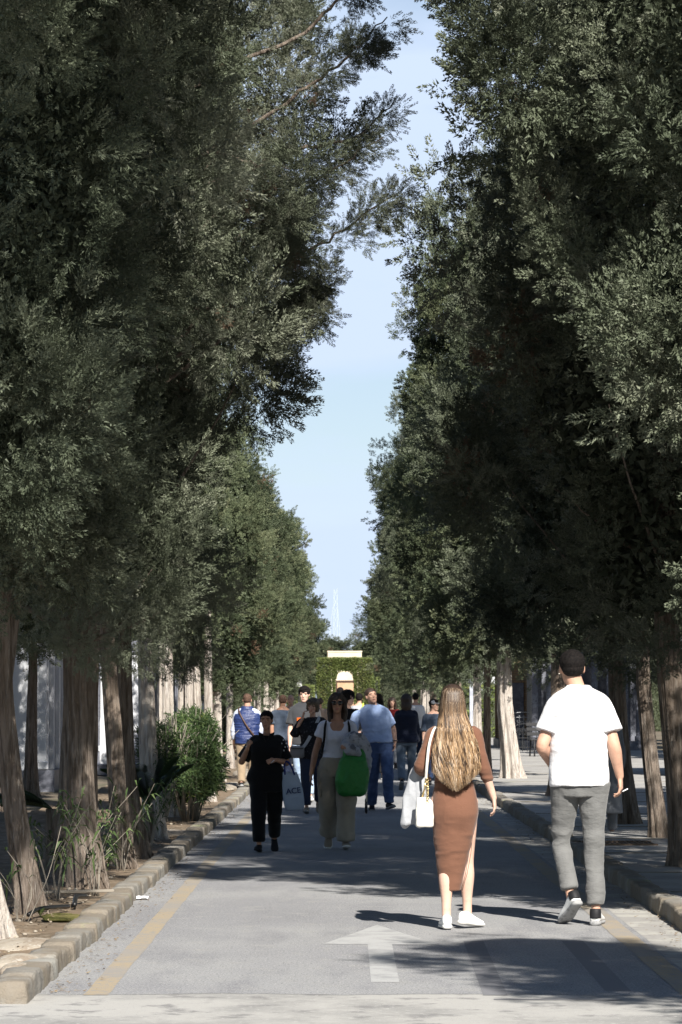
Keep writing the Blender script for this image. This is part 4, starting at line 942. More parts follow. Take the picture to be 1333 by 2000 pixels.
for i in range(N_S):
    u = rh.random() * 2 - 1; u = math.copysign(abs(u) ** .85, u); layer = rh.random()
    zend = .955 + .13 * abs(u) ** 1.3 + abs(rh.normal()) * .05 - .02; ph = rh.random() * 6.28; fr = 24 + 10 * rh.random(); amp = .003 + .012 * rh.random()
    base_t = np.clip(.50 + .24 * vnoise(np.array([[u * 9, 0, 0]]), 1, 5)[0] * 1.3 + .20 * rh.normal(), 0, 1); streak = 1 if rh.random() < .10 else 0
    pts = []; ts = []
    for j in range(NP):
        f = j / (NP - 1); z = 1.664 - (1.664 - zend) * f; 
        zz = np.array([.86, .90, 1.0, 1.12, 1.26, 1.38, 1.47, 1.55, 1.625, 1.66, 1.668]); wv = np.array([.118, .128, .150, .162, .148, .116, .095, .089, .074, .036, .01]); yb = np.array([-.15, -.152, -.168, -.163, -.158, -.148, -.13, -.128, -.108, -.07, -.04]); xc = np.array([.01, .008, .006, .012, .008, 0, -.01, -.01, -.01, -.01, -.01])
        a_ = np.interp(z, zz, wv); xx = np.interp(z, zz, xc) + u * a_; depth = abs(np.interp(z, zz, yb)); 
        yy = -.045 - (depth - .045) * math.sqrt(max(0, 1 - (u * .93) ** 2)) - .010 * layer
        if z > 1.38: yy = -.03 - (depth - .03) * math.sqrt(max(0, 1 - u * u))
        wv_ = amp * max(0, f - .25) / .75
        pts.append((xx + wv_ * 1.2 * math.sin(ph + fr * z), yy + wv_ * math.cos(ph * 1.3 + fr * z) - .012 * max(0, f - .8), z)); 
        tt = base_t * (.35 + .95 * min(1, max(0, (f - .12) / .5))) if not streak else .72 + .25 * (1 - f)
        ts.append(min(1, tt))
    r0 = .0011 + .0013 * rh.random(); b0 = len(Vh)
    for j, p in enumerate(pts):
        r_ = r0 * (1 if j < NP - 4 else (NP - j) / 5)
        for q in range(3): an = q * 2.094 + ph; Vh.append((p[0] + r_ * math.cos(an), p[1] + r_ * math.sin(an), p[2])); Th.append(ts[j])
    for j in range(NP - 1):
        for q in range(3): q2 = (q + 1) % 3; Fh.append((b0 + j * 3 + q, b0 + j * 3 + q2, b0 + j * 3 + 3 + q2, b0 + j * 3 + 3 + q))
me = mesh_np('strands', Vh, np.array(Fh), True, {'tint': Th}); link('strands', me, mh, hairv)
# grey jacket over her left forearm
jk = empty('jacket', wom2.location, 0, 'light grey jacket carried over the left forearm of the long haired woman', 'jacket'); t = MB()
ringloft(t, [(-.318, .03, .715, .052, .030, .028), (-.305, .04, .80, .055, .035, .03), (-.285, .06, .90, .055, .042, .04), (-.262, .08, 1.0, .050, .06, .05), (-.245, .09, 1.07, .042, .08, .07), (-.238, .09, 1.10, .03, .06, .05)], 22, 2.6)
ringloft(t, [(-.235, .02, .70, .030, .020, .02), (-.232, .04, .85, .036, .03, .03), (-.235, .07, 1.0, .04, .05, .05), (-.238, .08, 1.08, .03, .06, .05)], 16, 2.4)
limb(t, [(-.335, .03, .73), (-.330, .02, .705)], [.030, .031], 14, 1, False)
link('cloth', solid(t, .0065, 2, [(7, .012, (1.4, 1.4, .4), None, 0), (16, .004, (1, 1, .5), None, 0)], seed=12), M['cloth_mid'], jk)
# white shoulder bag
hb = empty('handbag', wom2.location, 0, 'small white leather handbag with gold chain beside the long haired woman', 'handbag')
t = MB(); ringloft(t, [(-.205, -.10, .700, .050, .024, .024), (-.205, -.10, .715, .060, .030, .03), (-.205, -.10, .80, .060, .026, .026), (-.207, -.10, .875, .052, .014, .014), (-.225, -.10, .90, .030, .010, .01)], 26, 3.4)
body_ = link('bag_body', solid(t, .005, 2, [(14, .003, (1, 1, 1), None, 0)], seed=2), M['leather_white'], hb)
mb = MB(); mb.tube([(-.222, -.098, .90), (-.205, -.097, .965), (-.196, -.095, 1.03)], .006, 6)
for k in range(9):
    z = .87 + k * .019; x = -.185 + .0 * k; mb.tube([(x + .006 * math.cos(a), -.122 + .004 * math.sin(a + k), z + .011 * math.sin(a)) for a in [q * math.pi / 4 for q in range(9)]], .0028, 5)
mb.build('chain', M['gold'], hb, True)
mb = MB(); P_ = [(-.196, -.10, 1.03), (-.190, -.125, 1.12), (-.176, -.118, 1.25), (-.150, -.088, 1.345), (-.125, -.02, 1.385), (-.13, .05, 1.35), (-.16, .10, 1.2), (-.20, .09, 1.0), (-.21, -.04, .92)]
A = catm(P_, 6); V_ = []
for q, a in enumerate(A):
    for dx, dy in ((-.009, 0), (.009, 0), (.009, -.004), (-.009, -.004)): V_.append((a[0] + dx, a[1] + dy, a[2]))
mb.add(V_, [(q * 4 + k, q * 4 + (k + 1) % 4, q * 4 + 4 + (k + 1) % 4, q * 4 + 4 + k) for q in range(len(A) - 1) for k in range(4)]); mb.build('strap', M['leather_white'], hb, True)

# -- 3 black clad woman, coming towards the camera
H = 1.46
arms = {'R': [(.128, 0, 1.165), (.262, .02, .93), (.195, .17, 1.07), (-.25, .25, .9), (-.6, -.5, 0), .9],
        'L': [(-.128, 0, 1.165), (-.212, .0, .925), (-.105, .19, .955), (.8, .35, -.1), (.1, -.8, -.5), .6]}
wom3, hp, sh, Rh, s = person(px2(521, 1664), math.pi, 'short woman coming forward all in black with white dots on her sleeves', H, 'f', walk(H, .16, 1), arms, head=(0, .01, -.15, .05, 0), girth=1.16, fat=1.12,
    top=dict(m='black', name='blouse', hem=.43, ease=.022, flare=.014, neck=.822, sleeve=.85, sease=.02), bottom=dict(t='trousers', m='black', ease=.02, cuff=.056, knee=.066), shoes=('shoe_black', 'shoe_black'), hair=('tied', 'hair_black'), skinm='skin_tan', voxel=.0075)
mb = MB()
for k in 'RL':
    S, E = V3(arms[k][0]), V3(arms[k][1]); ex = V3((1 if k == 'R' else -1, .0, 0))
    for i in range(6):
        for j in range(3):
            f = .02 + i * .15; a = -.9 + j * .9 + (i % 2) * .45; p = S.lerp(E, f); mb2 = p + (ex * math.cos(a) + V3((0, 1, 0)) * math.sin(a)) * (.074 - .005 * i); ball(mb, mb2, (.008, .008, .008), None, 8, 6)
mb.build('sleeve_dots', M['white_cloth'], wom3, True)
mb = MB(); 
for sx in (-1, 1): mb.add([(sx * .008, .112, 1.135), (sx * .075, .075, 1.20), (sx * .085, .045, 1.245), (sx * .035, .082, 1.225)], [(0, 1, 2, 3), (3, 2, 1, 0)][:1])
co = mb.build('collar', M['black'], wom3); co.modifiers.new('s', 'SOLIDIFY').thickness = .006
tb = empty('tote_bag', wom3.location, math.pi, 'pale blue tote bag with blue handles hanging from the black clad woman\'s arm', 'bag')
t = MB(); cx_ = -.262
ringloft(t, [(cx_ - .03, .06, .44, .088, .030, .03), (cx_ - .028, .06, .50, .100, .042, .04), (cx_ - .01, .06, .64, .098, .036, .036), (cx_ + .012, .07, .78, .080, .018, .018), (cx_ + .02, .07, .83, .072, .010, .010)], 26, 3.2)
body_ = link('bag_body', solid(t, .007, 2, [(6, .012, (1, 1, .7), None, 0)], seed=6), mat('woven_plastic', (.30, .36, .46), .6, .3, bump=(14, .6, .01)), tb)
mb = MB()
for yy in (.055, .085): 
    limb(mb, [(cx_ - .03, yy, .80), (cx_ + .01, yy + .01, .90), (cx_ + .055, yy, .94), (cx_ + .075, yy, .90), (cx_ + .068, yy, .80)], [.009] * 5, 8, 4, False)
mb.build('handle', mat('blue_webbing', (.02, .035, .16), .8, .2), tb, True)
def text_mesh(txt, size, th, name, m, parent, mtx):
    cu = bpy.data.curves.new('t', 'FONT'); cu.body = txt; cu.size = size; cu.extrude = th; cu.offset = .0012
    o = bpy.data.objects.new('t', cu); COL.objects.link(o); dg = bpy.context.evaluated_depsgraph_get(); me = bpy.data.meshes.new_from_object(o.evaluated_get(dg), depsgraph=dg)
    bpy.data.objects.remove(o); me.transform(mtx); o2 = link(name, me, None, parent); me.materials.clear(); me.materials.append(m); return o2
# the bag front faces the camera (+Y in her frame); text must read from there
fm = Matrix.Translation((cx_ + .055, .108, .60)) @ Matrix.Rotation(math.pi, 4, 'Z') @ Matrix.Rotation(R(90), 4, 'X') @ Matrix.Rotation(R(7), 4, 'Z')
text_mesh('ACE', .082, .004, 'lettering', mat('dark_blue_print', (.03, .05, .13), .7, .2), tb, fm)
cg = empty('cigarette', wom3.location, math.pi, 'thin white cigarette in the left hand of the black clad woman', 'cigarette'); mb = MB(); mb.tube([(-.05, .245, .925), (-.085, .275, .955)], .004, 6); mb.build('paper', M['tee_white'], cg, True)

# -- 4 woman with sunglasses, coming
H = 1.645
lg = walk(H, .16, -1, w=.058)
arms = {'R': [(.142, 0, 1.31), (.232, -.02, 1.02), (.275, .05, .79), (.05, .12, -1), (-1, 0, 0), .4],
        'L': [(-.142, 0, 1.31), (-.205, .02, 1.05), (-.115, .24, 1.09), (.35, .8, .1), (.5, 0, -.9), .9]}
wom4, hp, sh, Rh, s = person(px2(659, 1659), math.pi, 'woman with sunglasses in a white v-neck tee and wide khaki cargo trousers', H, 'f', lg, arms, girth=1.0,
    top=dict(m='tee_lilac', hem=.515, ease=.010, flare=.006, neck=.812, sleeve=.42, sease=.014), bottom=dict(t='trousers', m='khaki', ease=.024, cuff=.088, knee=.086, cuffz=.04, fold=.010), shoes=('shoe_beige', 'sole_white'), hair=('long', 'hair_brown'), skinm='skin_tan', voxel=.0072)
gl = MB()
for sx in (-1, 1): ball(gl, hp((sx * .033, .093, .117)), (.029 * s, .006 * s, .023 * s), Rh @ Matrix.Rotation(-sx * .22, 3, 'Z'), 16, 8); gl.tube([hp((sx * .058, .088, .125)), hp((sx * .080, .05, .126)), hp((sx * .082, -.005, .12))], .0028, 6)
gl.tube([hp((-.012, .101, .122)), hp((.012, .101, .122))], .0028, 6); gl.build('sunglasses', M['lens'], wom4, True)
mb = MB(); ringloft(mb, [(0, .118, 1.18, .004, .012, .012), (0, .112, 1.22, .030, .012, .012), (0, .098, 1.27, .062, .014, .014), (0, .065, 1.32, .078, .02, .02), (0, .04, 1.35, .06, .02, .02)], 18); mb.build('neckline_skin', M['skin_tan'], wom4, True)
for sx in (-1, 1):
    mb = MB(); A = catm([(sx * .115, .02, 1.352), (sx * .128, .088, 1.29), (sx * .135, .118, 1.19), (sx * .150, .095, 1.08), (sx * .165, .02, 1.02)], 5)
    mb.tube([V3(a) for a in A], .013, 8); mb.build('backpack_strap', M['black'], wom4, True)
mb = MB(); mb.box((.178, .0, .64), (.03, .14, .18), bev=.012); mb.box((.186, .0, .72), (.028, .15, .055), bev=.010); mb.build('cargo_pocket', M['khaki'], wom4, True)
sw = empty('sweater', wom4.location, math.pi, 'bundled grey and white sweater over the left forearm of the woman with sunglasses', 'sweater'); t = MB()
limb(t, [(-.09, .25, 1.12), (-.15, .23, 1.16), (-.23, .19, 1.12), (-.285, .16, .98), (-.29, .15, .82), (-.27, .15, .74)], [.045, .07, .085, .07, .045, .02], 16); limb(t, [(-.10, .27, 1.09), (-.16, .28, 1.05), (-.22, .25, 1.0)], [.05, .06, .03], 14)
link('cloth', solid(t, .007, 1, [(9, .018, (1, 1, 1), None, 0), (20, .006, (1, 1, 1), None, 0)], seed=5), mat('pale_grey_knit', (.33, .34, .38), .95, .1, noise=(9, (.12, .12, .14), .5, .6)), sw)
gb = empty('shopping_bag', wom4.location, math.pi, 'bulging green plastic shopping bag held by the woman with sunglasses', 'bag'); t = MB()
ringloft(t, [(-.155, .25, .585, .085, .05, .05), (-.155, .25, .61, .135, .08, .08), (-.158, .25, .70, .160, .09, .09), (-.165, .25, .82, .152, .08, .08), (-.165, .25, .93, .125, .06, .06), (-.165, .25, .975, .11, .045, .045)], 28, 2.8)
limb(t, [(-.095, .25, .95), (-.088, .26, 1.04), (-.10, .27, 1.12)], [.035, .022, .010], 10); limb(t, [(-.255, .25, .95), (-.262, .25, 1.0), (-.25, .25, 1.04)], [.030, .02, .008], 10)
link('bag_body', solid(t, .007, 1, [(6, .018, (1, 1, .5), None, 0), (15, .007, (1, 1, .6), None, 0)], seed=8), M['green_bag'], gb)

# -- 5 man in light blue polo
H = 1.75
legs = {'R': [(.09, 0, .90), (.10, -.02, .50), (.115, -.16, .083), -.05, 0.05], 'L': [(-.09, 0, .90), (-.105, .14, .52), (-.125, .16, .115), .32, -.16]}
arms = {'R': [(.335, 0, 1.37), (.41, -.04, 1.12), (.40, .1, .92), (0, .1, -1), (-1, 0, 0), .4], 'L': [(-.075, 0, 1.40), (-.185, -.03, 1.18), (-.215, .05, .99), (.06, .15, -1), (.9, 0, .1), .45]}
man5, hp, sh, Rh, s = person(px2(743, 1584), math.pi, 'man leaning as he walks, in light blue polo shirt, belt and blue jeans', H, 'm', legs, arms, head=(.03, .02, .35, -.18, .12), lean=(.15, .02), girth=1.10,
    top=dict(m='polo', name='polo_shirt', hem=.565, ease=.016, flare=.014, neck=.862, sleeve=.80, sease=.026, fold=.008), bottom=dict(t='trousers', m='denim', ease=.012, cuff=.062, knee=.068, top=.575, belt=1, cuffz=.03, fold=.009), shoes=('shoe_black', 'sole'), hair=('crop', 'hair_brown'), skinm='skin', voxel=.0078)
mb = MB(); w_ = V3(arms['L'][2]); limb(mb, [w_ + V3((.030 * math.cos(a), .030 * math.sin(a), .015)) for a in [k * math.pi / 5 for k in range(11)]], [.008] * 11, 8, 1, False); mb.build('wristwatch', M['plastic_black'], man5, True)
mb = MB(); c0 = sh(.86 * H); limb(mb, [(c0.x + .070 * math.cos(a), .005 + .062 * math.sin(a),   .866 * H - .018 * math.sin(a)) for a in [k * math.pi / 6 for k in range(13)]], [.013] * 13, 8, 1, False); mb.build('collar', M['slate'], man5, True)

# -- 6 short haired older woman
H = 1.60
a_ = arms_hang(H, 'f'); arms = {'L': a_['L'], 'R': [(.15, 0, 1.27), (.262, .02, 1.10), (.135, .08, 1.345), (-.15, -.1, 1), (-1, 0, 0), .9]}
wom6, hp, sh, Rh, s = person(px2(611, 1589), math.pi, 'older woman with short blond hair and black patterned blouse, hand at her ear', H, 'f', walk(H, .14, 1), arms, head=(0, 0, -.25, .12, -.08), girth=1.12,
    top=dict(m='print_black', name='blouse', hem=.48, ease=.022, flare=.01, neck=.838, sleeve=1.15, sease=.03), bottom=dict(t='trousers', m='denim_dark', ease=.012, cuff=.055, knee=.062), shoes=('shoe_beige', 'sole'), hair=('bob', 'hair_blond'), voxel=.008)
cb = empty('crossbody_bag', wom6.location, math.pi, 'small grey crossbody bag with broad pale strap worn by the woman with short blond hair', 'bag')
mb = MB(); mb.box((.215, .15, .86), (.20, .07, .17), rz=.15, bev=.022); b_ = mb.build('bag_body', M['leather_grey'], cb, True); mb = MB(); mb.box((.215, .19, .91), (.17, .012, .012), rz=.15); mb.build('zip', M['plastic_black'], b_)
mb = MB(); A = catm([(-.10, .0, 1.355), (-.075, .085, 1.30), (0, .135, 1.14), (.09, .145, .98), (.15, .15, .91)], 5); V_ = []
for a in A:
    for dx, dz, dy in ((-.018, -.014, 0), (.018, .014, 0), (.018, .014, .006), (-.018, -.014, .006)): V_.append((a[0] + dx, a[1] + dy, a[2] + dz))
mb.add(V_, [(q * 4 + k, q * 4 + (k + 1) % 4, q * 4 + 4 + (k + 1) % 4, q * 4 + 4 + k) for q in range(len(A) - 1) for k in range(4)]); mb.build('strap', M['cloth_mid'], cb)

# -- 7 young man in dark tee
H = 1.79
yo7, hp, sh, Rh, s = person(px2(595, 1567), math.pi, 'young dark haired man in a charcoal t-shirt with an orange print and washed jeans', H, 'm', walk(H, .24, -1), arms_hang(H, 'm', .10, -.1, ab=.16), head=(0, 0, -.12, .1, 0),
    top=dict(m='charcoal', hem=.50, ease=.026, flare=.008, neck=.868, sleeve=.72, sease=.026), bottom=dict(t='trousers', m='denim_light', ease=.010, cuff=.048, knee=.058), shoes=('shoe_white', 'sole_white'), hair=('short', 'hair_black'), skinm='skin_pale', voxel=.0085)
mb = MB(); ringloft(mb, [(.075, .148, 1.255, .042, .006, .02), (.075, .152, 1.315, .042, .006, .02)], 12, 5, 1); pr = mb.build('chest_print', mat('orange_print', (.62, .12, .02), .8, .2), yo7)
mb = MB(); mb.tube([(.105, .163, 1.262), (.095, .164, 1.285), (.085, .163, 1.262), (.072, .163, 1.285), (.062, .162, 1.262)], .006, 6); mb.build('print_flame', mat('yellow_print', (.75, .45, .03), .8, .2), pr)

# -- 8 man in quilted vest, walking away
H = 1.70
ve8, hp, sh, Rh, s = person(px2(483, 1549), 0, 'man walking away in a shiny navy quilted vest, pale shirt and tan trousers', H, 'm', walk(H, .15, 1), arms_hang(H, 'm', .05, .0, ab=.2), head=(0, 0, .1, 0, 0), girth=1.12,
    top=dict(m='sleeve_pale', name='shirt', hem=.56, ease=.010, flare=.004, neck=.85, sleeve=1.6, sease=.022), bottom=dict(t='trousers', m='chino', ease=.014, cuff=.06, knee=.068), shoes=('shoe_black', 'sole'), hair=('buzz', 'hair_buzz'), voxel=.0085)
t = MB(); ringloft(t, [(0, 0, z * H, a * H * 1.12 + e, f * H * 1.12 + e, b * H * 1.12 + e) for z, a, f, b, e in [(.50, .09, .06, .066, .03), (.56, .092, .062, .062, .042), (.61, .088, .062, .058, .045), (.67, .092, .066, .058, .045), (.72, .098, .07, .062, .04), (.765, .098, .064, .064, .035), (.80, .088, .05, .056, .03), (.84, .05, .036, .045, .026), (.865, .042, .036, .042, .018)]], 30)
link('quilted_vest', solid(t, .0085, 1, [(11, .010, (.3, .3, 2.2), None, 0), (9, .006, (1, 1, .8), None, 0)], seed=7), M['navy_quilt'], ve8)
mb = MB(); A = catm([(-.14, .0, 1.46), (-.13, -.13, 1.38), (-.02, -.185, 1.18), (.11, -.18, 1.0), (.19, -.12, .90)], 5); mb.tube([V3(a) for a in A], .014, 8); mb.build('shoulder_strap', M['leather_brown'], ve8, True)

# -- the rest of the crowd, farther off
def extra(px, y, H, sex, face_cam, label, top, bottom, hair, skinm='skin', st=.18, side=1, shoes=('shoe_black', 'sole'), vox=.011, head=(0, 0, 0, 0, 0), D=None, **kw):
    loc = px2(px, y) if D is None else (pt(px, HY, D).x, D, 0)
    return person(loc, math.pi if face_cam else 0, label, H, sex, walk(H, st, side), arms_hang(H, sex, .12 * side, -.12 * side, ab=.13), head=head, top=top, bottom=bottom, shoes=shoes, hair=hair, skinm=skinm, voxel=vox, face=face_cam, **kw)
extra(553, 0, 1.69, 'm', False, 'man seen from behind in a slate blue t-shirt with cropped dark hair', dict(m='slate', hem=.50, ease=.024, sleeve=.7, sease=.024), dict(t='trousers', m='denim_dark', cuff=.06, knee=.066), ('buzz', 'hair_buzz'), 'skin_tan', D=61)
extra(568, 0, 1.72, 'm', True, 'bald older man facing the camera, half hidden by the man in slate blue', dict(m='navy', name='jacket', hem=.49, ease=.03, sleeve=1.8, sease=.02), dict(t='trousers', m='denim_dark', cuff=.06, knee=.066), ('receding', 'hair_grey'), 'skin', D=73, head=(0, 0, -.2, 0, 0))
p11, hp, sh, Rh, s = extra(794, 0, 1.68, 'f', False, 'woman from behind in dark navy jacket and grey jeans, right of the polo man', dict(m='navy', name='jacket', hem=.50, ease=.034, sleeve=1.85, sease=.03, neck=.85), dict(t='trousers', m='denim_grey', cuff=.058, knee=.064), None, D=58.5, girth=1.15)
mb = MB(); ball(mb, hp((0, -.02, .14)), (.105 * s, .115 * s, .11 * s), nu=20); ball(mb, hp((0, -.06, .03)), (.10 * s, .075 * s, .12 * s), nu=18); link('hair', solid(mb, .011, 2, [(30, .008, (1, 1, .3), None, 0)], seed=2), M['hair_brown'], p11)
extra(766, 0, 1.66, 'f', True, 'woman with brown hair and dark red top partly behind the man in the polo shirt', dict(m='red', name='sweater', hem=.47, ease=.03, sleeve=1.85, sease=.02), dict(t='trousers', m='white_cloth', cuff=.055, knee=.062), ('long', 'hair_brown'), D=76)
extra(739, 0, 1.72, 'f', False, 'woman with black hair seen from behind over the shoulder of the polo man', dict(m='black', name='jacket', hem=.48, ease=.03, sleeve=1.85, sease=.02), dict(t='trousers', m='black', cuff=.055, knee=.062), ('long', 'hair_black'), D=66)
p14, hp, sh, Rh, s = extra(812, 0, 1.78, 'm', False, 'man in a white t-shirt with a small backpack, far off by the pale trunks', dict(m='white_cloth', hem=.50, ease=.02, sleeve=.7, sease=.02), dict(t='trousers', m='denim_dark', cuff=.06, knee=.066), ('crop', 'hair_black'), D=85)
extra(681, 0, 1.73, 'f', True, 'woman with a big mass of dark curls behind the woman with sunglasses', dict(m='black', name='blouse', hem=.48, ease=.02, sleeve=1.0, sease=.02), dict(t='trousers', m='black', cuff=.055, knee=.062), ('big', 'hair_black'), 'skin_pale', D=56, head=(0, 0, .8, 0, 0))
extra(665, 0, 1.93, 'm', False, 'tall far person whose dark head shows against the orange doorway', dict(m='navy', hem=.50, ease=.02, sleeve=1.8, sease=.02), dict(t='trousers', m='denim_dark', cuff=.06, knee=.066), ('crop', 'hair_black'), D=84)
p17, hp, sh, Rh, s = extra(702, 0, 1.76, 'm', False, 'person in a grey top with a lime green strap, left of the polo man', dict(m='cloth_mid', hem=.50, ease=.02, sleeve=.8, sease=.02), dict(t='trousers', m='denim_dark', cuff=.06, knee=.066), ('short', 'hair_black'), D=80)
mb = MB(); A = catm([(.10, -.02, 1.53), (.07, -.13, 1.42), (-.08, -.15, 1.22), (-.18, -.12, 1.08)], 5); mb.tube([V3(a) for a in A], .02, 8); mb.build('shoulder_strap', mat('lime_strap', (.35, .50, .06), .7, .3), p17, True)
extra(626, 0, 1.66, 'f', False, 'person with dark hair in a beige top between the young man and sunglasses woman', dict(m='beige', hem=.50, ease=.02, sleeve=.8, sease=.02), dict(t='trousers', m='white_cloth', cuff=.06, knee=.066), ('tied', 'hair_brown'), D=88)
extra(616, 0, 1.67, 'm', False, 'dark haired person in a grey top, the farthest one left of the hedge arch', dict(m='grey_cloth', hem=.50, ease=.02, sleeve=.8, sease=.02), dict(t='trousers', m='denim_dark', cuff=.06, knee=.066), ('short', 'hair_black'), D=100)
p20, hp, sh, Rh, s = extra(1334, 0, 1.66, 'm', True, 'person with sunglasses and black clothes stepping in at the right edge', dict(m='black', name='jacket', hem=.50, ease=.02, sleeve=1.8, sease=.02), dict(t='trousers', m='black', cuff=.06, knee=.066), ('short', 'hair_brown'), D=42)
mb = MB()
for sx in (-1, 1): ball(mb, hp((sx * .032, .092, .117)), (.028 * s, .006 * s, .021 * s), Rh, 14, 8)
mb.build('sunglasses', M['lens'], p20, True)
extra(1182, 0, 1.56, 'f', False, 'person in a loose grey coat hidden behind the right side of the man in white', dict(m='grey_cloth', name='coat', hem=.20, ease=.04, flare=.03, sleeve=1.85, sease=.03), dict(t='trousers', m='grey_cloth', cuff=.05, knee=.055), ('tied', 'hair_black'), D=37)
p22, hp, sh, Rh, s = extra(848, 0, 1.60, 'm', True, 'person with a pale peaked cap and blue shirt just left of the long haired woman', dict(m='slate', hem=.50, ease=.02, sleeve=1.0, sease=.02), dict(t='trousers', m='denim', cuff=.06, knee=.066), ('short', 'hair_black'), D=62, head=(0, 0, .9, 0, 0))
mb = MB(); ball(mb, hp((0, -.01, .165)), (.088 * s, .10 * s, .07 * s), nu=18); ball(mb, hp((0, .12, .150)), (.06 * s, .06 * s, .012 * s), Rh); mb.build('cap', M['cloth_mid'], p22, True)

# pushchair half hidden behind the sunglasses woman
pc = empty('pushchair', px2(692, 1588), math.pi, 'pink and black pushchair whose front wheel shows behind the green bag', 'pushchair')
for sx in (-1, 1):
    mb = MB(); mb.tube([(sx * .18, -.32, 1.0), (sx * .18, -.12, .62), (sx * .17, .22, .12)], .011, 8); mb.tube([(sx * .18, -.05, .55), (sx * .18, -.25, .12)], .011, 8); mb.build('frame', M['metal'], pc, True)
    for yy, r_ in ((.24, .085), (-.26, .10)):
        mb = MB(); limb(mb, [(sx * .17, yy + r_ * .8 * math.cos(a), r_ + r_ * .8 * math.sin(a)) for a in [k * math.pi / 8 for k in range(17)]], [.019] * 17, 8, 1, False); wl = mb.build('wheel', M['plastic_black'], pc, True)
        mb = MB(); ball(mb, (sx * .17, yy, r_), (.012, r_ * .6, r_ * .6)); mb.build('hub', M['leather_grey'], wl, True)
t = MB(); limb(t, [(0, .15, .36), (0, -.02, .38), (0, -.12, .62), (0, -.2, .86)], [.09, .13, .14, .10], 16); mb = link('seat', solid(t, .012, 2), M['pink'], pc)
mb = MB(); mb.box((0, .1, .42), (.3, .05, .05), bev=.02); mb.build('front_bar', M['plastic_black'], pc)
# ================================================================ buildings and plants behind the rows
M['white_render'] = mat('white_render', (.52, .53, .55), .8, .25, noise=[(1.5, (.44, .45, .48), .45, .65), (12, (.60, .60, .60), .5, .7)], bump=(40, .3, .004))
M['grey_marble'] = mat('grey_marble', (.12, .125, .15), .45, .5, noise=[(3, (.18, .19, .22), .5, .6), (16, (.08, .08, .10), .5, .65)])
M['cream_wall'] = mat('cream_wall', (.66, .57, .43), .85, .2, noise=[(.9, (.60, .50, .37), .45, .65), (8, (.60, .51, .40), .5, .7)], bump=(30, .3, .004))
M['iron'] = mat('dark_iron', (.02, .02, .022), .6, .5); M['silver_iron'] = mat('silver_painted_iron', (.42, .43, .45), .45, .5)
mbk = bpy.data.materials.new('tan_brick'); mbk.use_nodes = True; n_ = mbk.node_tree; bs = n_.nodes['Principled BSDF']; bt = n_.nodes.new('ShaderNodeTexBrick'); tcn = n_.nodes.new('ShaderNodeTexCoord'); mpn = n_.nodes.new('ShaderNodeMapping')
mpn.inputs['Rotation'].default_value = (R(90), 0, 0); mpn.inputs['Scale'].default_value = (1, 1, 1)
bt.inputs['Color1'].default_value = (.34, .225, .12, 1); bt.inputs['Color2'].default_value = (.25, .155, .085, 1); bt.inputs['Mortar'].default_value = (.16, .13, .10, 1); bt.inputs['Scale'].default_value = 1.0
bt.inputs['Mortar Size'].default_value = .008; bt.inputs['Brick Width'].default_value = .26; bt.inputs['Row Height'].default_value = .075
n_.links.new(tcn.outputs['Object'], mpn.inputs[0]); n_.links.new(mpn.outputs[0], bt.inputs[0]); n_.links.new(bt.outputs[0], bs.inputs['Base Color']); bs.inputs['Roughness'].default_value = .9
bpn = n_.nodes.new('ShaderNodeBump'); bpn.inputs['Distance'].default_value = .01; n_.links.new(bt.outputs['Fac'], bpn.inputs['Height']); bpn.invert = True; n_.links.new(bpn.outputs[0], bs.inputs['Normal']); M['brick'] = mbk

def tomb(x0, x1, y0, y1, h, label, wall, door='grey_marble', pil=4, roof=True, side='R', cornice=True):
    """family vault: plinth, walls, pilasters, cornice, door in the face towards the camera; side faces the road"""
    r = empty('family_vault', ((x0 + x1) / 2, (y0 + y1) / 2, 0), 0, label, 'mausoleum', ); W, L = x1 - x0, y1 - y0
    mb = MB(); mb.box((0, 0, .12), (W + .24, L + .24, .50)); mb.build('plinth', M['grey_marble'], r)
    mb = MB(); mb.box((0, 0, h / 2 + .18), (W, L, h - .36 + .3)); mb.build('wall', M[wall], r)
    if cornice:
        mb = MB(); mb.box((0, 0, h + .1), (W + .4, L + .4, .16), bev=.03); mb.box((0, 0, h + .26), (W + .24, L + .24, .16), bev=.02)
        rf = mb.build('roof', M[wall], r)
    for i in range(pil):
        fx = -W / 2 + .14 + (W - .28) * i / (pil - 1)
        mb = MB(); mb.box((fx, -L / 2 - .04, h / 2 + .2), (.22, .08, h - .34), bev=.01); mb.box((fx, -L / 2 - .055, .45), (.3, .13, .14), bev=.01); mb.box((fx, -L / 2 - .055, h - .04), (.3, .13, .12), bev=.01); mb.build('pilaster', M['white_render' if wall != 'brick' else 'brick'], r)
        fy = -L / 2 + .3 + (L - .6) * i / (pil - 1); sx = 1 if side == 'R' else -1
        mb = MB(); mb.box((sx * (W / 2 + .04), fy, h / 2 + .2), (.08, .24, h - .34), bev=.01); mb.build('pilaster', M[wall], r)
    mb = MB(); mb.box((0, -L / 2 - .012, 1.25), (min(.9, W * .4), .05, 1.85)); d = mb.build('door', M[door], r); mb = MB(); mb.box((.3, -L / 2 - .05, 1.25), (.03, .05, .18), bev=.008); mb.build('handle', M['metal'], d)
    return r
# left side: white vault seen between the trunks
tomb(-8.2, -5.22, 57.5, 61.5, 3.3, 'white rendered vault with pilasters seen between the left trunks', 'white_render')
tomb(-8.6, -6.2, 40.5, 46.0, 3.0, 'low white vault standing behind the knotted trunk on the left', 'white_render')
tomb(-6.6, -4.25, 78.5, 82, 2.7, 'grey marble vault seen past the pale ribbed trunk', 'grey_marble')
tomb(-7.5, -5.2, 97, 102, 2.9, 'cream vault far back in the left plots', 'cream_wall')
tomb(-7.8, -5.4, 120, 126, 3.0, 'white vault farthest back in the left plots', 'white_render')
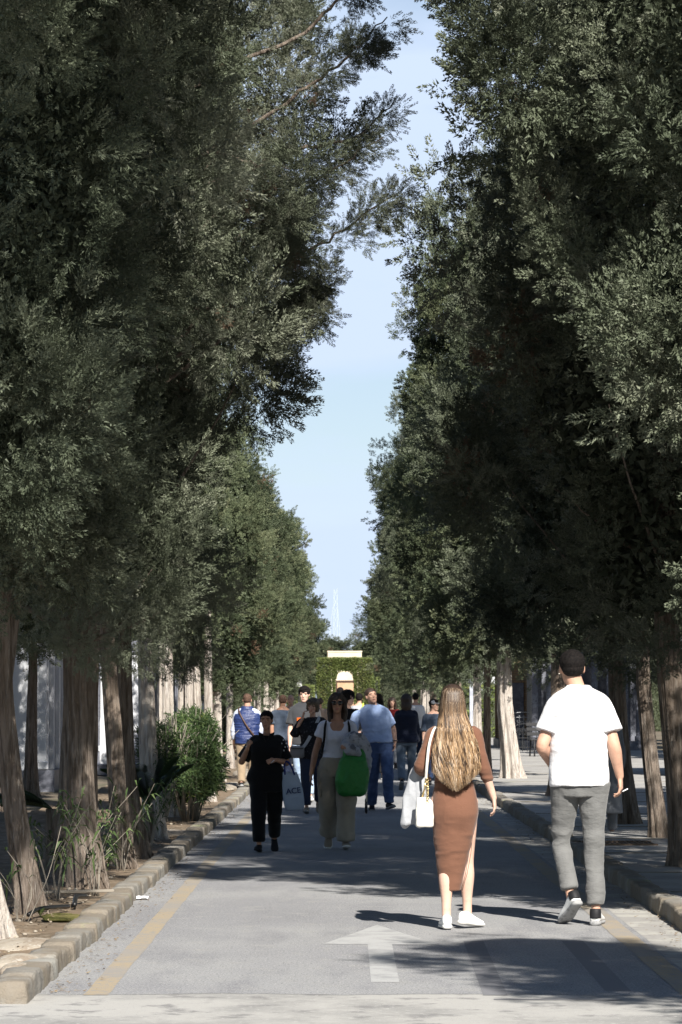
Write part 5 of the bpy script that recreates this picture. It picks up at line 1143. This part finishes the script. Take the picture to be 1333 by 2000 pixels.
# headstone with rounded top and a weeping sculpture
def headstone(x, y, w, h, label, m='white_render'):
    r = empty('headstone', (x, y, 0), 0, label, 'headstone'); mb = MB(); pts = [(-w / 2, .2), (w / 2, .2)] + [(w / 2 * math.cos(a), h - w / 2 + w / 2 * math.sin(a)) for a in [k * math.pi / 12 for k in range(13)]]
    n = len(pts); V = [(p[0], -.07, p[1]) for p in pts] + [(p[0], .07, p[1]) for p in pts]
    mb.add(V, [tuple(range(n)), tuple(range(2 * n - 1, n - 1, -1))] + [(i, i + n, (i + 1) % n + n, (i + 1) % n) for i in range(n)]); mb.build('slab', M[m], r)
    mb = MB(); mb.box((0, .1, .12), (w + .3, .6, .26), bev=.02); mb.build('base', M['grey_marble'], r)
headstone(-3.95, 90, .32, 1.95, 'tall white rounded headstone right of the three thin trunks')
headstone(-4.9, 70, .7, 1.5, 'broad white rounded headstone in the left plots'); headstone(-4.6, 108, .7, 1.4, 'far white headstone in the left plots', 'grey_marble')
# right side: tan brick vault with an iron fence, dark marble columns beside it
bv = tomb(5.0, 6.0, 105.5, 109, 4.2, 'tan brick vault behind the railings between the two walkers', 'brick', pil=2, side='L')
gv = empty('columned_vault', (7.35, 101.0, 0), 0, 'dark grey marble vault with close set square columns behind the man in white', 'mausoleum')
mb = MB(); mb.box((0, 1.5, 2.1), (3.3, 2.4, 3.6)); mb.build('wall', M['grey_marble'], gv); mb = MB(); mb.box((0, .9, .12), (3.8, 3.9, .5)); mb.build('plinth', M['grey_marble'], gv)
mb = MB(); mb.box((0, .9, 4.05), (3.9, 4.0, .34), bev=.04); mb.build('roof', M['grey_marble'], gv)
for i in range(8):
    mb = MB(); mb.box((-1.6 + i * .457, -.72, 2.1), (.2, .22, 3.5), bev=.02); mb.box((-1.6 + i * .457, -.72, .45), (.27, .29, .16), bev=.02); mb.build('column', M['grey_marble'], gv)
tomb(6.7, 9.3, 63.5, 67.5, 4.3, 'tall white vault showing as a bright strip between the right trunks', 'white_render', side='L')
tomb(6.9, 9.4, 48.5, 52.5, 3.5, 'white vault beyond the dark trunk at the right edge', 'white_render', side='L')
tomb(5.1, 7.4, 137, 141, 3.9, 'pale grey vault with a small emblem, seen above the long haired woman', 'white_render', side='L', pil=2)
# emblem and numerals on its face
em = empty('wall_plaque', (5.02, 128.0, 0), 0, 'pale standing panel with a dark emblem above the figure 11, over the woman\'s hair', 'plaque')
mb = MB(); mb.box((0, 0, 1.6), (.44, .12, 3.2), bev=.02); mb.build('panel', mat('pale_grey_stone', (.40, .42, .47), .7, .3, noise=(2, (.30, .31, .36), .45, .65)), em)
mb = MB(); mb.box((.02, -.075, 2.82), (.16, .03, .10)); mb.box((.05, -.075, 2.90), (.09, .03, .10)); mb.box((-.05, -.075, 2.79), (.06, .03, .05)); mb.build('emblem', M['iron'], em)
text_mesh('11', .24, .01, 'lettering', M['iron'], em, Matrix.Translation((-.06, -.075, 2.48)) @ Matrix.Rotation(R(90), 4, 'X'))
# railings in front of the brick vault
def railing(x0, x1, y, h, label, m, curl=True):
    r = empty('iron_railing', ((x0 + x1) / 2, y, .1), 0, label, 'railing'); W = x1 - x0; mb = MB(); n = int(W / .13)
    for i in range(n + 1): x = -W / 2 + W * i / n; mb.tube([(x, 0, 0), (x, 0, h)], .011, 6)
    for z in (.12, h * .55, h - .06): mb.tube([(-W / 2, 0, z), (W / 2, 0, z)], .012, 6)
    mb.build('bars', M[m], r)
    mb = MB()
    for i in range(n):
        x = -W / 2 + W * (i + .5) / n; mb.tube([(x + .045 * math.cos(a) * (1 - k / 22), 0, h * .78 + .07 * math.sin(a)) for k, a in enumerate([q * math.pi / 5 for q in range(14)])], .007, 5)
    mb.tube([(-W / 2 + W * k / 12, 0, h + .10 * math.sin(math.pi * k / 12)) for k in range(13)], .011, 6); mb.build('scrollwork', M[m], r)
railing(4.95, 6.1, 102.2, 1.05, 'silver painted scroll railing in front of the brick vault', 'silver_iron'); railing(4.95, 5.65, 97.5, .72, 'low dark railing in front of the silver scroll railing', 'iron')

# bench in the shade
bn = empty('bench', (5.55, 88.5, .1), .2, 'dark slatted bench in the shade beside the man in white', 'bench'); mb = MB()
for k in range(4): mb.box((0, -.16 + k * .11, .45), (1.3, .085, .035), bev=.006)
mb.build('seat', M['iron'], bn); mb = MB()
for k in range(3): mb.box((0, .25 + .03 * k, .6 + k * .13), (1.3, .03, .09), bev=.006)
mb.build('backrest', M['iron'], bn)
for sx in (-.55, .55): mb = MB(); mb.tube([(sx, -.2, 0), (sx, -.18, .44), (sx, .22, .44), (sx, .34, .95)], .022, 8); mb.tube([(sx, .3, 0), (sx, .2, .44)], .022, 8); mb.build('leg', M['iron'], bn, True)

# ---- clipped hedge arch at the end, the cream building behind
def leafbox(name, boxes, dens, m, size=.05, seed=1, arch=None, fill=True, parent=None, up=.5):
    """clipped foliage: leaves in a thin shell over boxes, box = (cx,cy,cz,dx,dy,dz)"""
    r_ = np.random.default_rng(seed); P = []; N = []
    for (cx, cy, cz, dx, dy, dz) in boxes:
        ar = np.array([dy * dz, dy * dz, dx * dz, dx * dz, dx * dy]); n = (ar * dens).astype(int)
        for k, (ax, sg) in enumerate(((0, -1), (0, 1), (1, -1), (1, 1), (2, 1))):
            q = (r_.random((n[k], 3)) - .5) * np.array([dx, dy, dz]); q[:, ax] = sg * np.array([dx, dy, dz])[ax] / 2; nn = np.zeros((n[k], 3)); nn[:, ax] = sg
            q = q + np.array([cx, cy, cz]); q += nn * (vnoise(q, 1.6, seed, 2)[:, None] * .07 - np.abs(r_.normal(size=(n[k], 1))) * .05); P.append(q); N.append(nn)
    P = np.concatenate(P); N = np.concatenate(N)
    if arch is not None:
        keep = ~arch(P); P = P[keep]; N = N[keep]
    d = nrm(N * .8 + np.array([0, 0, up]) + r_.normal(size=P.shape) * .55); s_ = nrm(np.cross(d, r_.normal(size=P.shape))); l = size * (.6 + .8 * r_.random(len(P)))
    T = np.stack([P - s_ * (l * .22)[:, None], P + s_ * (l * .22)[:, None], P + d * l[:, None]], 1).reshape(-1, 3)
    tint = np.clip(.45 + .35 * vnoise(P * np.array([1, 1, .25]), 2.2, seed + 3, 2) + .15 * r_.normal(size=len(P)), 0, .9); tint[r_.random(len(P)) < .02] = 1
    return link(name, mesh_np(name, T, np.arange(len(T)).reshape(-1, 3), False, {'tint': np.repeat(tint, 3)}), M[m], parent)
YA = 196.0
ar = empty('hedge_arch', (0, 0, 0), 0, 'tall clipped hedge with a round headed archway at the end of the road', 'hedge')
Wa, top_ = 1.62, 4.15; ax0 = -.10
def inarch(P): dx = np.abs(P[:, 0] - ax0); zz = P[:, 2]; return (dx < .60) & (zz < 2.7 + np.sqrt(np.clip(.60 ** 2 - dx ** 2, 0, 1)) * 1.2)
leafbox('foliage', [(ax0 - Wa / 2 - .28, YA, top_ / 2, Wa - .56, .9, top_), (ax0 + Wa / 2 + .28, YA, top_ / 2, Wa - .56, .9, top_), (ax0, YA, 3.78, 1.4, .9, .74), (ax0, YA, top_ / 2, 1.3, .8, top_)], 900, 'leaf_hedge', .11, 3, inarch, parent=ar)
mb = MB(); mb.box((ax0 - Wa + .45, YA, top_ / 2 - .05), (.72, .72, top_ - .1)); mb.box((ax0 + Wa - .45, YA, top_ / 2 - .05), (.72, .72, top_ - .1)); mb.box((ax0, YA, 3.82), (2.0, .7, .56)); mb.build('branches', M['cyp_dark'], ar)
cb_ = empty('cream_building', (-.15, 206, 0), 0, 'cream flat roofed building with an orange brown door behind the hedge arch', 'building')
mb = MB(); mb.box((.05, 0, 2.33), (2.1, 6, 4.66)); mb.build('wall', M['cream_wall'], cb_); mb = MB(); mb.box((.05, 0, 4.70), (2.16, 6.06, .08)); mb.build('parapet', M['cream_wall'], cb_)
mb = MB(); mb.box((.10, -3.03, 1.45), (1.02, .10, 2.7)); d = mb.build('door', mat('orange_wood', (.48, .30, .18), .6, .4, noise=(3, (.42, .26, .15), .45, .6)), cb_); mb = MB(); mb.box((.5, -3.11, 1.35), (.04, .06, .2)); mb.build('handle', M['metal'], d)
mb = MB(); mb.box((.10, -3.06, 2.86), (1.2, .14, .1)); mb.box((-.46, -3.06, 1.4), (.08, .14, 2.82)); mb.box((.66, -3.06, 1.4), (.08, .14, 2.82)); mb.build('door_frame', M['leather_brown'], cb_)
for i, (x0, x1, y, h, lb) in enumerate([(-6.2, -4.7, 120, 1.7, 'low clipped hedge behind the multi-stemmed trunks on the left'), (-3.4, -1.9, 190, 2.5, 'clipped hedge block left of the arch'), (1.55, 1.95, 193, 3.0, 'narrow clipped hedge column right of the arch'), (2.0, 4.4, 188, 2.9, 'dark hedge mass right of the arch'),
        (-9.5, -6.2, 150, 2.1, 'long hedge far back in the left plots'), (4.8, 9.0, 150, 2.2, 'long hedge far back in the right plots')]):
    h_ = empty('clipped_hedge', ((x0 + x1) / 2, y, 0), 0, lb, 'hedge'); L = 1.2 if i in (1, 2, 3) else 30; w_ = x1 - x0
    leafbox('foliage', [(0, 0, h / 2, w_, L, h)], 320 if L < 5 else 110, 'leaf_hedge' if i != 3 else 'cyp_dark', .12 if L < 5 else .18, 20 + i, parent=h_); mb = MB(); mb.box((0, 0, h / 2 - .08), (w_ - .2, L - .2, h - .16)); mb.build('branches', M['cyp_dark'], h_)
for (x0, x1, y, h, lb) in [(-34, -3.5, 178, 3.1, 'tall hedge closing the far side of the left plots'), (4.6, 36, 178, 3.1, 'tall hedge closing the far side of the right plots'), (-22, -8.9, 72, 2.6, 'hedge behind the white vault in the left plots'), (9.8, 24, 84, 2.6, 'hedge behind the marble vault in the right plots'), (-5.9, -4.1, 112, 2.3, 'short hedge block standing among the left headstones')]:
    h_ = empty('clipped_hedge', ((x0 + x1) / 2, y, 0), 0, lb, 'hedge'); w_ = x1 - x0
    leafbox('foliage', [(0, 0, h / 2, w_, 1.4, h)], 260, 'cyp_dark', .13, int(y) + int(x1), parent=h_); mb = MB(); mb.box((0, 0, h / 2 - .08), (w_ - .2, 1.2, h - .16)); mb.build('branches', M['cyp_dark'], h_)
# trees beyond the end and behind the rows
for i, (x, y, k, sx, sz) in enumerate([(-4.6, 216, 'roundB', 1.5, .8), (-1.0, 226, 'roundC', 1.5, .74), (1.2, 224, 'roundA', 1.4, .66), (2.4, 213, 'roundB', 1.35, 1.0), (-2.6, 212, 'roundA', 1.25, .9), (-6.5, 219, 'roundA', 1.7, 1), (6.0, 220, 'roundA', 1.8, 1)]):
    tree(x, y, k, .2, 'low spreading tree closing the view behind the cream building', 'trees behind the cream building', rz=i * 1.1, s=sx, sz=sz, tH=3)
for sgn, x0 in ((-1, -10.5), (1, 12.0)):
    for i in range(15 if sgn < 0 else 14):
        y = 46 + i * 10.5; 
        tree(x0 + sgn * (i % 3) * .8, y, ['roundA', 'roundB', 'roundC'][i % 3], .2, 'cypress of a farther row seen in gaps between the %s hand trunks' % ('left' if sgn < 0 else 'right'), 'cypresses of the farther %s row' % ('left' if sgn < 0 else 'right'), rz=i * 2.1, s=1.4, sz=1.0, tH=4)
# lattice mast in the sky
mt = empty('lattice_mast', (pt(656, HY, 420).x, 420, 0), 0, 'faint lattice radio mast far away in the gap between the trees', 'mast'); mb = MB(); mm_ = mat('pale_galvanised', (.62, .66, .72), .6, .4)
q4 = [(-1, -1), (1, -1), (1, 1), (-1, 1)]
for k in range(14):
    z0, z1 = k * 1.15, (k + 1) * 1.15; w0 = .34 * (1 - .03 * k); w1 = .34 * (1 - .03 * (k + 1))
    for a in range(4):
        b2 = (a + 1) % 4; mb.tube([(q4[a][0] * w0, q4[a][1] * w0, z0), (q4[a][0] * w1, q4[a][1] * w1, z1)], .010, 4); mb.tube([(q4[a][0] * w0, q4[a][1] * w0, z0), (q4[b2][0] * w1, q4[b2][1] * w1, z1)], .008, 4)
mb.build('lattice', mm_, mt); mb = MB(); mb.tube([(-.75, 0, 7.5), (-.7, 0, 11), (-.35, 0, 13.6), (0, 0, 14.6), (.3, 0, 13.2), (.5, 0, 11), (.55, 0, 7.5)], .014, 6); mb.build('antenna_loop', mm_, mt)
# round sign and small board in the left row
sg = empty('round_sign', (pt(501, HY, 92).x, 92, 0), 0, 'round white sign with a black mark among the far left trunks', 'sign'); mb = MB(); mb.tube([(0, 0, 0), (0, 0, 2.0)], .03, 8); mb.build('post', M['iron'], sg)
mb = MB(); mb.tube([(0, -.03, 2.28), (0, .03, 2.28)], .17, 24); fc = mb.build('face', M['tee_white'], sg); text_mesh('5', .24, .006, 'lettering', M['iron'], fc, Matrix.Translation((-.07, -.04, 2.20)) @ Matrix.Rotation(R(90), 4, 'X'))
sb = empty('notice_board', (pt(584, HY, 150).x, 150, 0), 0, 'small blank white board far off left of the hedge arch', 'sign'); mb = MB(); mb.tube([(0, 0, 0), (0, 0, 2.2)], .03, 8); mb.build('post', M['iron'], sb); mb = MB(); mb.box((0, -.05, 2.42), (.28, .03, .3)); mb.build('face', M['tee_white'], sb)

# ---- oleander, palm, shoots in the left bed
def oleander(name, x, y, rx, ry, z0, h, nl, label, seed, nst=16, leaf=(.085, .016), dark=False, spread=.4):
    r_ = np.random.default_rng(seed); r = empty(name, (x, y, .045), 0, label, 'shrub'); mb = MB()
    for i in range(nst):
        a = r_.random() * 6.28; b0 = V3((math.cos(a) * rx * .25, math.sin(a) * ry * .4, 0)); t_ = V3((math.cos(a) * rx * spread * 2 * r_.random(), math.sin(a) * ry * .8, h * (.6 + .35 * r_.random())))
        mid = b0.lerp(t_, .5) + V3((r_.normal() * .05, r_.normal() * .05, 0)); mb.tube([b0, mid, t_], [.012, .009, .004], 6)
        for q in range(2): e_ = t_ + V3((r_.normal() * .14, r_.normal() * .2, .1 + .1 * r_.random())); mb.tube([mid.lerp(t_, .4 + .4 * q), e_], [.006, .003], 5)
    mb.build('stems', M['twig'], r, True)
    # rosettes of narrow leaves through the crown's volume
    nr_ = nl // 9; d = nrm(r_.normal(size=(nr_, 3))); rad = r_.random(nr_) ** .3; C = d * rad[:, None] * np.array([rx, ry, (h - z0) / 2]); C *= (1 + .34 * vnoise(d * 2 + seed, 1.6, seed))[:, None]; C += np.array([0, 0, (h + z0) / 2])
    Vs = []; Tn = []
    for i in range(nr_):
        up_ = nrm(d[i] * .7 + np.array([0, 0, .7]) + r_.normal(size=3) * .3); tn = np.clip(.4 + .25 * r_.normal(), 0, .88)
        if r_.random() < .01: tn = 1
        for k in range(9):
            dd = nrm(up_ * .8 + r_.normal(size=3) * .75); s_ = nrm(np.cross(dd, r_.normal(size=3))); l = leaf[0] * (.6 + .8 * r_.random()); w_ = leaf[1] * (.7 + .5 * r_.random()); p = C[i] + r_.normal(size=3) * .02; dr = np.array([0, 0, -.18 * l])
            Vs += [p, p + dd * l * .5 + s_ * w_ / 2, p + dd * l + dr, p + dd * l * .5 - s_ * w_ / 2]; Tn += [tn] * 4
    link('foliage', mesh_np('foliage', Vs, np.arange(len(Vs)).reshape(-1, 4), False, {'tint': Tn}), M['leaf_bush'], r); return r
oleander('oleander_bush', -1.98, 41.5, .40, 1.6, .22, 1.42, 22000, 'dense sunlit oleander bush with a rounded top beside the left kerb', 61, 40)
oleander('oleander_bush', -2.12, 36.8, .22, .6, .55, 1.30, 2600, 'dark thin stemmed oleander in shade below the palm fronds', 62, 26, dark=True)
def shoots(x, y, n, h, label, seed, leafs=9, rad=.25):
    r_ = np.random.default_rng(seed); r = empty('oleander_shoot', (x, y, .045), 0, label, 'plant'); mb = MB(); Vs = []; Tn = []
    for i in range(n):
        a = r_.random() * 6.28; L = h * (.5 + .6 * r_.random()); d = V3((math.cos(a) * rad, math.sin(a) * rad, 1)).normalized(); P = [V3((math.cos(a) * .03, math.sin(a) * .03, 0)), d * L * .5, d * L + V3((math.cos(a) * .12, math.sin(a) * .12, 0))]; P = [V3(a_) for a_ in catm([P[0], P[1] + V3((r_.normal() * .05, r_.normal() * .05, 0)), P[2]], 4)]; mb.tube(P, [.0042 - .0026 * q / (len(P) - 1) for q in range(len(P))], 5)
        for k in range(leafs):
            f = .55 + .45 * r_.random(); p = np.array(P[min(len(P) - 1, int(f * len(P)))]); dd = nrm(r_.normal(size=3) * .8 + np.array([d.x * 2, d.y * 2, .35])); s_ = nrm(np.cross(dd, np.array([0, 0, 1.]) + r_.normal(size=3) * .3)); l = .13 * (.6 + .7 * r_.random()); w_ = .019
            q1 = p + dd * l * .45 + np.array([0, 0, .012]); q2 = p + dd * l + np.array([0, 0, -.035]); Vs += [p, q1 + s_ * w_ / 2, q2, q1 - s_ * w_ / 2]; Tn += [np.clip(.6 + .2 * r_.normal(), 0, .9)] * 4
    mb.build('stems', M['twig'], r, True); link('foliage', mesh_np('foliage', Vs, np.arange(len(Vs)).reshape(-1, 4), False, {'tint': Tn}), M['leaf_bush'], r)
shoots(gnd(215, 1740).x, 25.6, 11, .85, 'sparse oleander shoots between the two brown trunks in the left bed', 71, 12); shoots(gnd(120, 1770).x, 24.6, 9, .75, 'oleander shoots with long pale stems in front of the thick knotted trunk', 72, 9); shoots(gnd(30, 1830).x, 22.3, 5, .7, 'a few bare looking oleander shoots by the flared trunk at the left edge', 73, 6)
shoots(gnd(270, 1690).x, 29.0, 8, .8, 'sparse oleander shoots by the black shaded trunk', 74, 10)
def palm(x, y, z, n, L, label, seed, a0=0, a1=6.28, up=.9):
    r_ = np.random.default_rng(seed); r = empty('young_palm', (x, y, .045), 0, label, 'palm')
    mb = MB(); mb.tube([(0, 0, 0), (0, 0, z)], [.06, .05], 10); mb.build('trunk', M['bark'], r, True)
    for i in range(n):
        a = a0 + (a1 - a0) * (i + .3 * r_.random()) / n; u_ = up * (.5 + .7 * r_.random()); d = V3((math.cos(a), math.sin(a), u_)).normalized(); l = L * (.8 + .4 * r_.random()); mb = MB(); P = []
        for k in range(9): f = k / 8; P.append(V3((0, 0, z)) + d * l * f + V3((0, 0, -.22 * l * f * f)))
        mb.tube(P, [.009 * (1 - .7 * k / 8) for k in range(9)], 5); sd = d.cross(V3((0, 0, 1))).normalized()
        for k in range(26):
            f = .18 + .8 * k / 25; p = V3((0, 0, z)) + d * l * f + V3((0, 0, -.22 * l * f * f)); ll = .30 * L * math.sin(math.pi * min(1, f * .75 + .18))
            for s_ in (-1, 1):
                e_ = (sd * s_ * .8 + d * .75 + V3((0, 0, .25))).normalized(); q = e_.cross(sd).normalized() * .009; mb.add([p - q, p + e_ * ll * .4 - q * 1.4, p + e_ * ll, p + e_ * ll * .4 + q * 1.4, p + q], [(0, 1, 2, 3, 4)])
        mb.build('frond', M['palm'], r)
shoots(gnd(330, 1640).x, 33.5, 12, .7, 'shaded oleander shoots at the foot of the pale trunk near the palm', 75, 14); shoots(gnd(150, 1745).x, 26.9, 14, .55, 'low tangle of oleander shoots at the foot of the thick knotted trunk', 76, 14, .6)
palm(pt(292, HY, 35).x, 35, .42, 15, .62, 'young palm with upright dark fronds beside the oleander bush', 81, up=1.9); palm(pt(112, HY, 29).x - .1, 29.6, .55, 9, .55, 'young palm with low dark fronds in front of the white vault', 82, a0=2.2, a1=4.2, up=.5)

# ---- small things on the ground
def rock(x, y, z, rx, ry, rz_, label, seed, m='rock', name='stone_slab'):
    mb = MB(); ball(mb, (0, 0, 0), (rx, ry, rz_), None, 22, 12); V = np.array(mb.v); V[:, 2] = np.sign(V[:, 2]) * np.abs(V[:, 2]) ** .8 * rz_ ** .2; V += vnoise(V, 6, seed, 3)[:, None] * np.array([.06, .06, .02]); o = link(name, mesh_np(name, V, mb.f, True), M[m]); o.location = (x, y, z); tag(o, label, 'stone'); return o
rock(gnd(60, 1862).x, 20.2, .055, .24, .38, .05, 'broad pale flat stone at the near end of the left bed', 1); rock(gnd(35, 1905).x, 18.7, .06, .15, .22, .06, 'pale broken stone behind the first kerb block on the left', 2); rock(gnd(95, 1900).x - .12, 18.2, .06, .10, .16, .05, 'smaller pale stone touching the first kerb blocks', 3)
rock(-2.02, 57.5, .07, .22, 2.0, .07, 'long pale stone slab behind the kerb near the quilted vest man', 4); rock(-2.1, 68, .07, .26, 2.2, .09, 'second pale slab farther along the left kerb', 5); rock(-2.0, 37.4, .06, .22, .8, .03, 'flat pale slab at the foot of the pale trunk below the oleander', 6)
rs3 = np.random.default_rng(8); mb = MB()
for i in range(200):
    y = 17.3 + 24 * rs3.random() ** 1.4; x = XL - .28 - abs(rs3.normal()) * .5; s_ = .006 + .015 * rs3.random() ** 2; ball(mb, (x, y, .065 + .02 * rs3.random()), (s_ * 1.3, s_, s_ * .7), Matrix.Rotation(rs3.random() * 6, 3, 'Z'), 7, 5)
tag(mb.build('gravel', M['rock'], None, True), kind='stuff')
mb = MB()
for i in range(7000):
    if rs3.random() < .10: x = XL + .03 + abs(rs3.normal()) * .10; z = .006
    elif rs3.random() < .12: x = XR - .02 - abs(rs3.normal()) * .12; z = .012
    else: x = XL - .3 - abs(rs3.normal()) * .75; z = .075 + .03 * rs3.random()
    y = 17.6 + 40 * rs3.random() ** 1.5; a = rs3.random() * 6.28; l = .012 + .03 * rs3.random(); p = V3((x, y, z)); d = V3((math.cos(a), math.sin(a), .3 * rs3.random())) * l; n_2 = V3((-d.y, d.x, .004)) * .22; mb.add([p - n_2, p + d, p + n_2], [(0, 1, 2)])
tag(mb.build('leaf_litter', mat('dry_litter', (.16, .11, .07), .9, .1, noise=(20, (.28, .22, .14), .45, .6))), kind='stuff')
mb = MB(); mb.box((0, 0, 0), (.62, .055, .022), rz=R(24), bev=.004); o = mb.build('wooden_plank', M['twig']); o.location = (gnd(165, 1755).x, 25.2, .105); tag(o, 'pale narrow plank lying across the left bed by the kerb', 'plank')
def hose(pts, r_, label): mb = MB(); A = catm(pts, 6); mb.tube([V3(a) for a in A], r_, 8); tag(mb.build('irrigation_hose', M['plastic_black'], None, True), label, 'hose')
hose([(gnd(52, 1815).x, 22.7, .09), (gnd(85, 1800).x, 23.0, .11), (gnd(118, 1795).x, 23.3, .105), (gnd(135, 1790).x + .02, 23.6, .09)], .016, 'black hose curving round the foot of the forked trunk'); hose([(gnd(148, 1790).x, 23.8, .09), (gnd(160, 1775).x, 24.3, .12), (gnd(178, 1768).x, 24.7, .10)], .018, 'short black hose end beside the mossy patch'); hose([(gnd(205, 1728).x, 27.2, .13), (gnd(222, 1715).x, 27.8, .18), (gnd(245, 1708).x, 28.3, .14)], .014, 'thin black hose between the brown trunks in the left bed')
rock(gnd(120, 1808).x, 22.9, .055, .16, .35, .022, 'green mossy patch between the stones and the kerb', 7, 'moss', 'moss_patch')
mb = MB(); X_, Y_ = np.meshgrid(np.linspace(-.075, .075, 9), np.linspace(-.06, .06, 7)); P = np.stack([X_.ravel(), Y_.ravel(), np.zeros(63)], 1); P[:, 2] = .018 + vnoise(P, 28, 4, 2) * .016; P[:, :2] += vnoise(P, 20, 6)[:, None] * .012
o = link('crumpled_paper', mesh_np('paper', P, [(j * 9 + i, j * 9 + i + 1, j * 9 + 10 + i, j * 9 + 9 + i) for j in range(6) for i in range(8)], True), M['tee_white']); o.location = gnd(270, 1757); o.modifiers.new('s', 'SOLIDIFY').thickness = .002; tag(o, 'crumpled white paper on the asphalt at the foot of the left kerb', 'litter')
# small weed
shw = empty('weed', (gnd(88, 1800).x, 23.0, .06), 0, 'tiny bright green weed beside the forked trunk', 'plant'); Vs = []; r_ = np.random.default_rng(4)
for i in range(40): a = r_.random() * 6.28; d = np.array([math.cos(a) * .5, math.sin(a) * .5, .8]); s_ = np.array([-math.sin(a), math.cos(a), 0]) * .008; l = .04 + .05 * r_.random(); Vs += [s_ * 0, d * l * .6 + s_, d * l, d * l * .6 - s_]
link('leaves', mesh_np('leaves', Vs, np.arange(len(Vs)).reshape(-1, 4), False, {'tint': [.85] * len(Vs)}), M['leaf_bush'], shw)
# metal grating set in the right pavement
mb = MB(); gx, gy = gnd(1170, 1652).x, 33.8
for k in range(16): mb.box((gx - .35 + k * .05, gy, .108), (.014, .75, .014))
for yy in (-.38, .38): mb.box((gx + .02, gy + yy, .1085), (.82, .03, .018))
tag(mb.build('drain_grating', mat('rusty_iron', (.12, .085, .06), .8, .3)), 'rusty drain grating in the right pavement beside the man in white', 'grating')
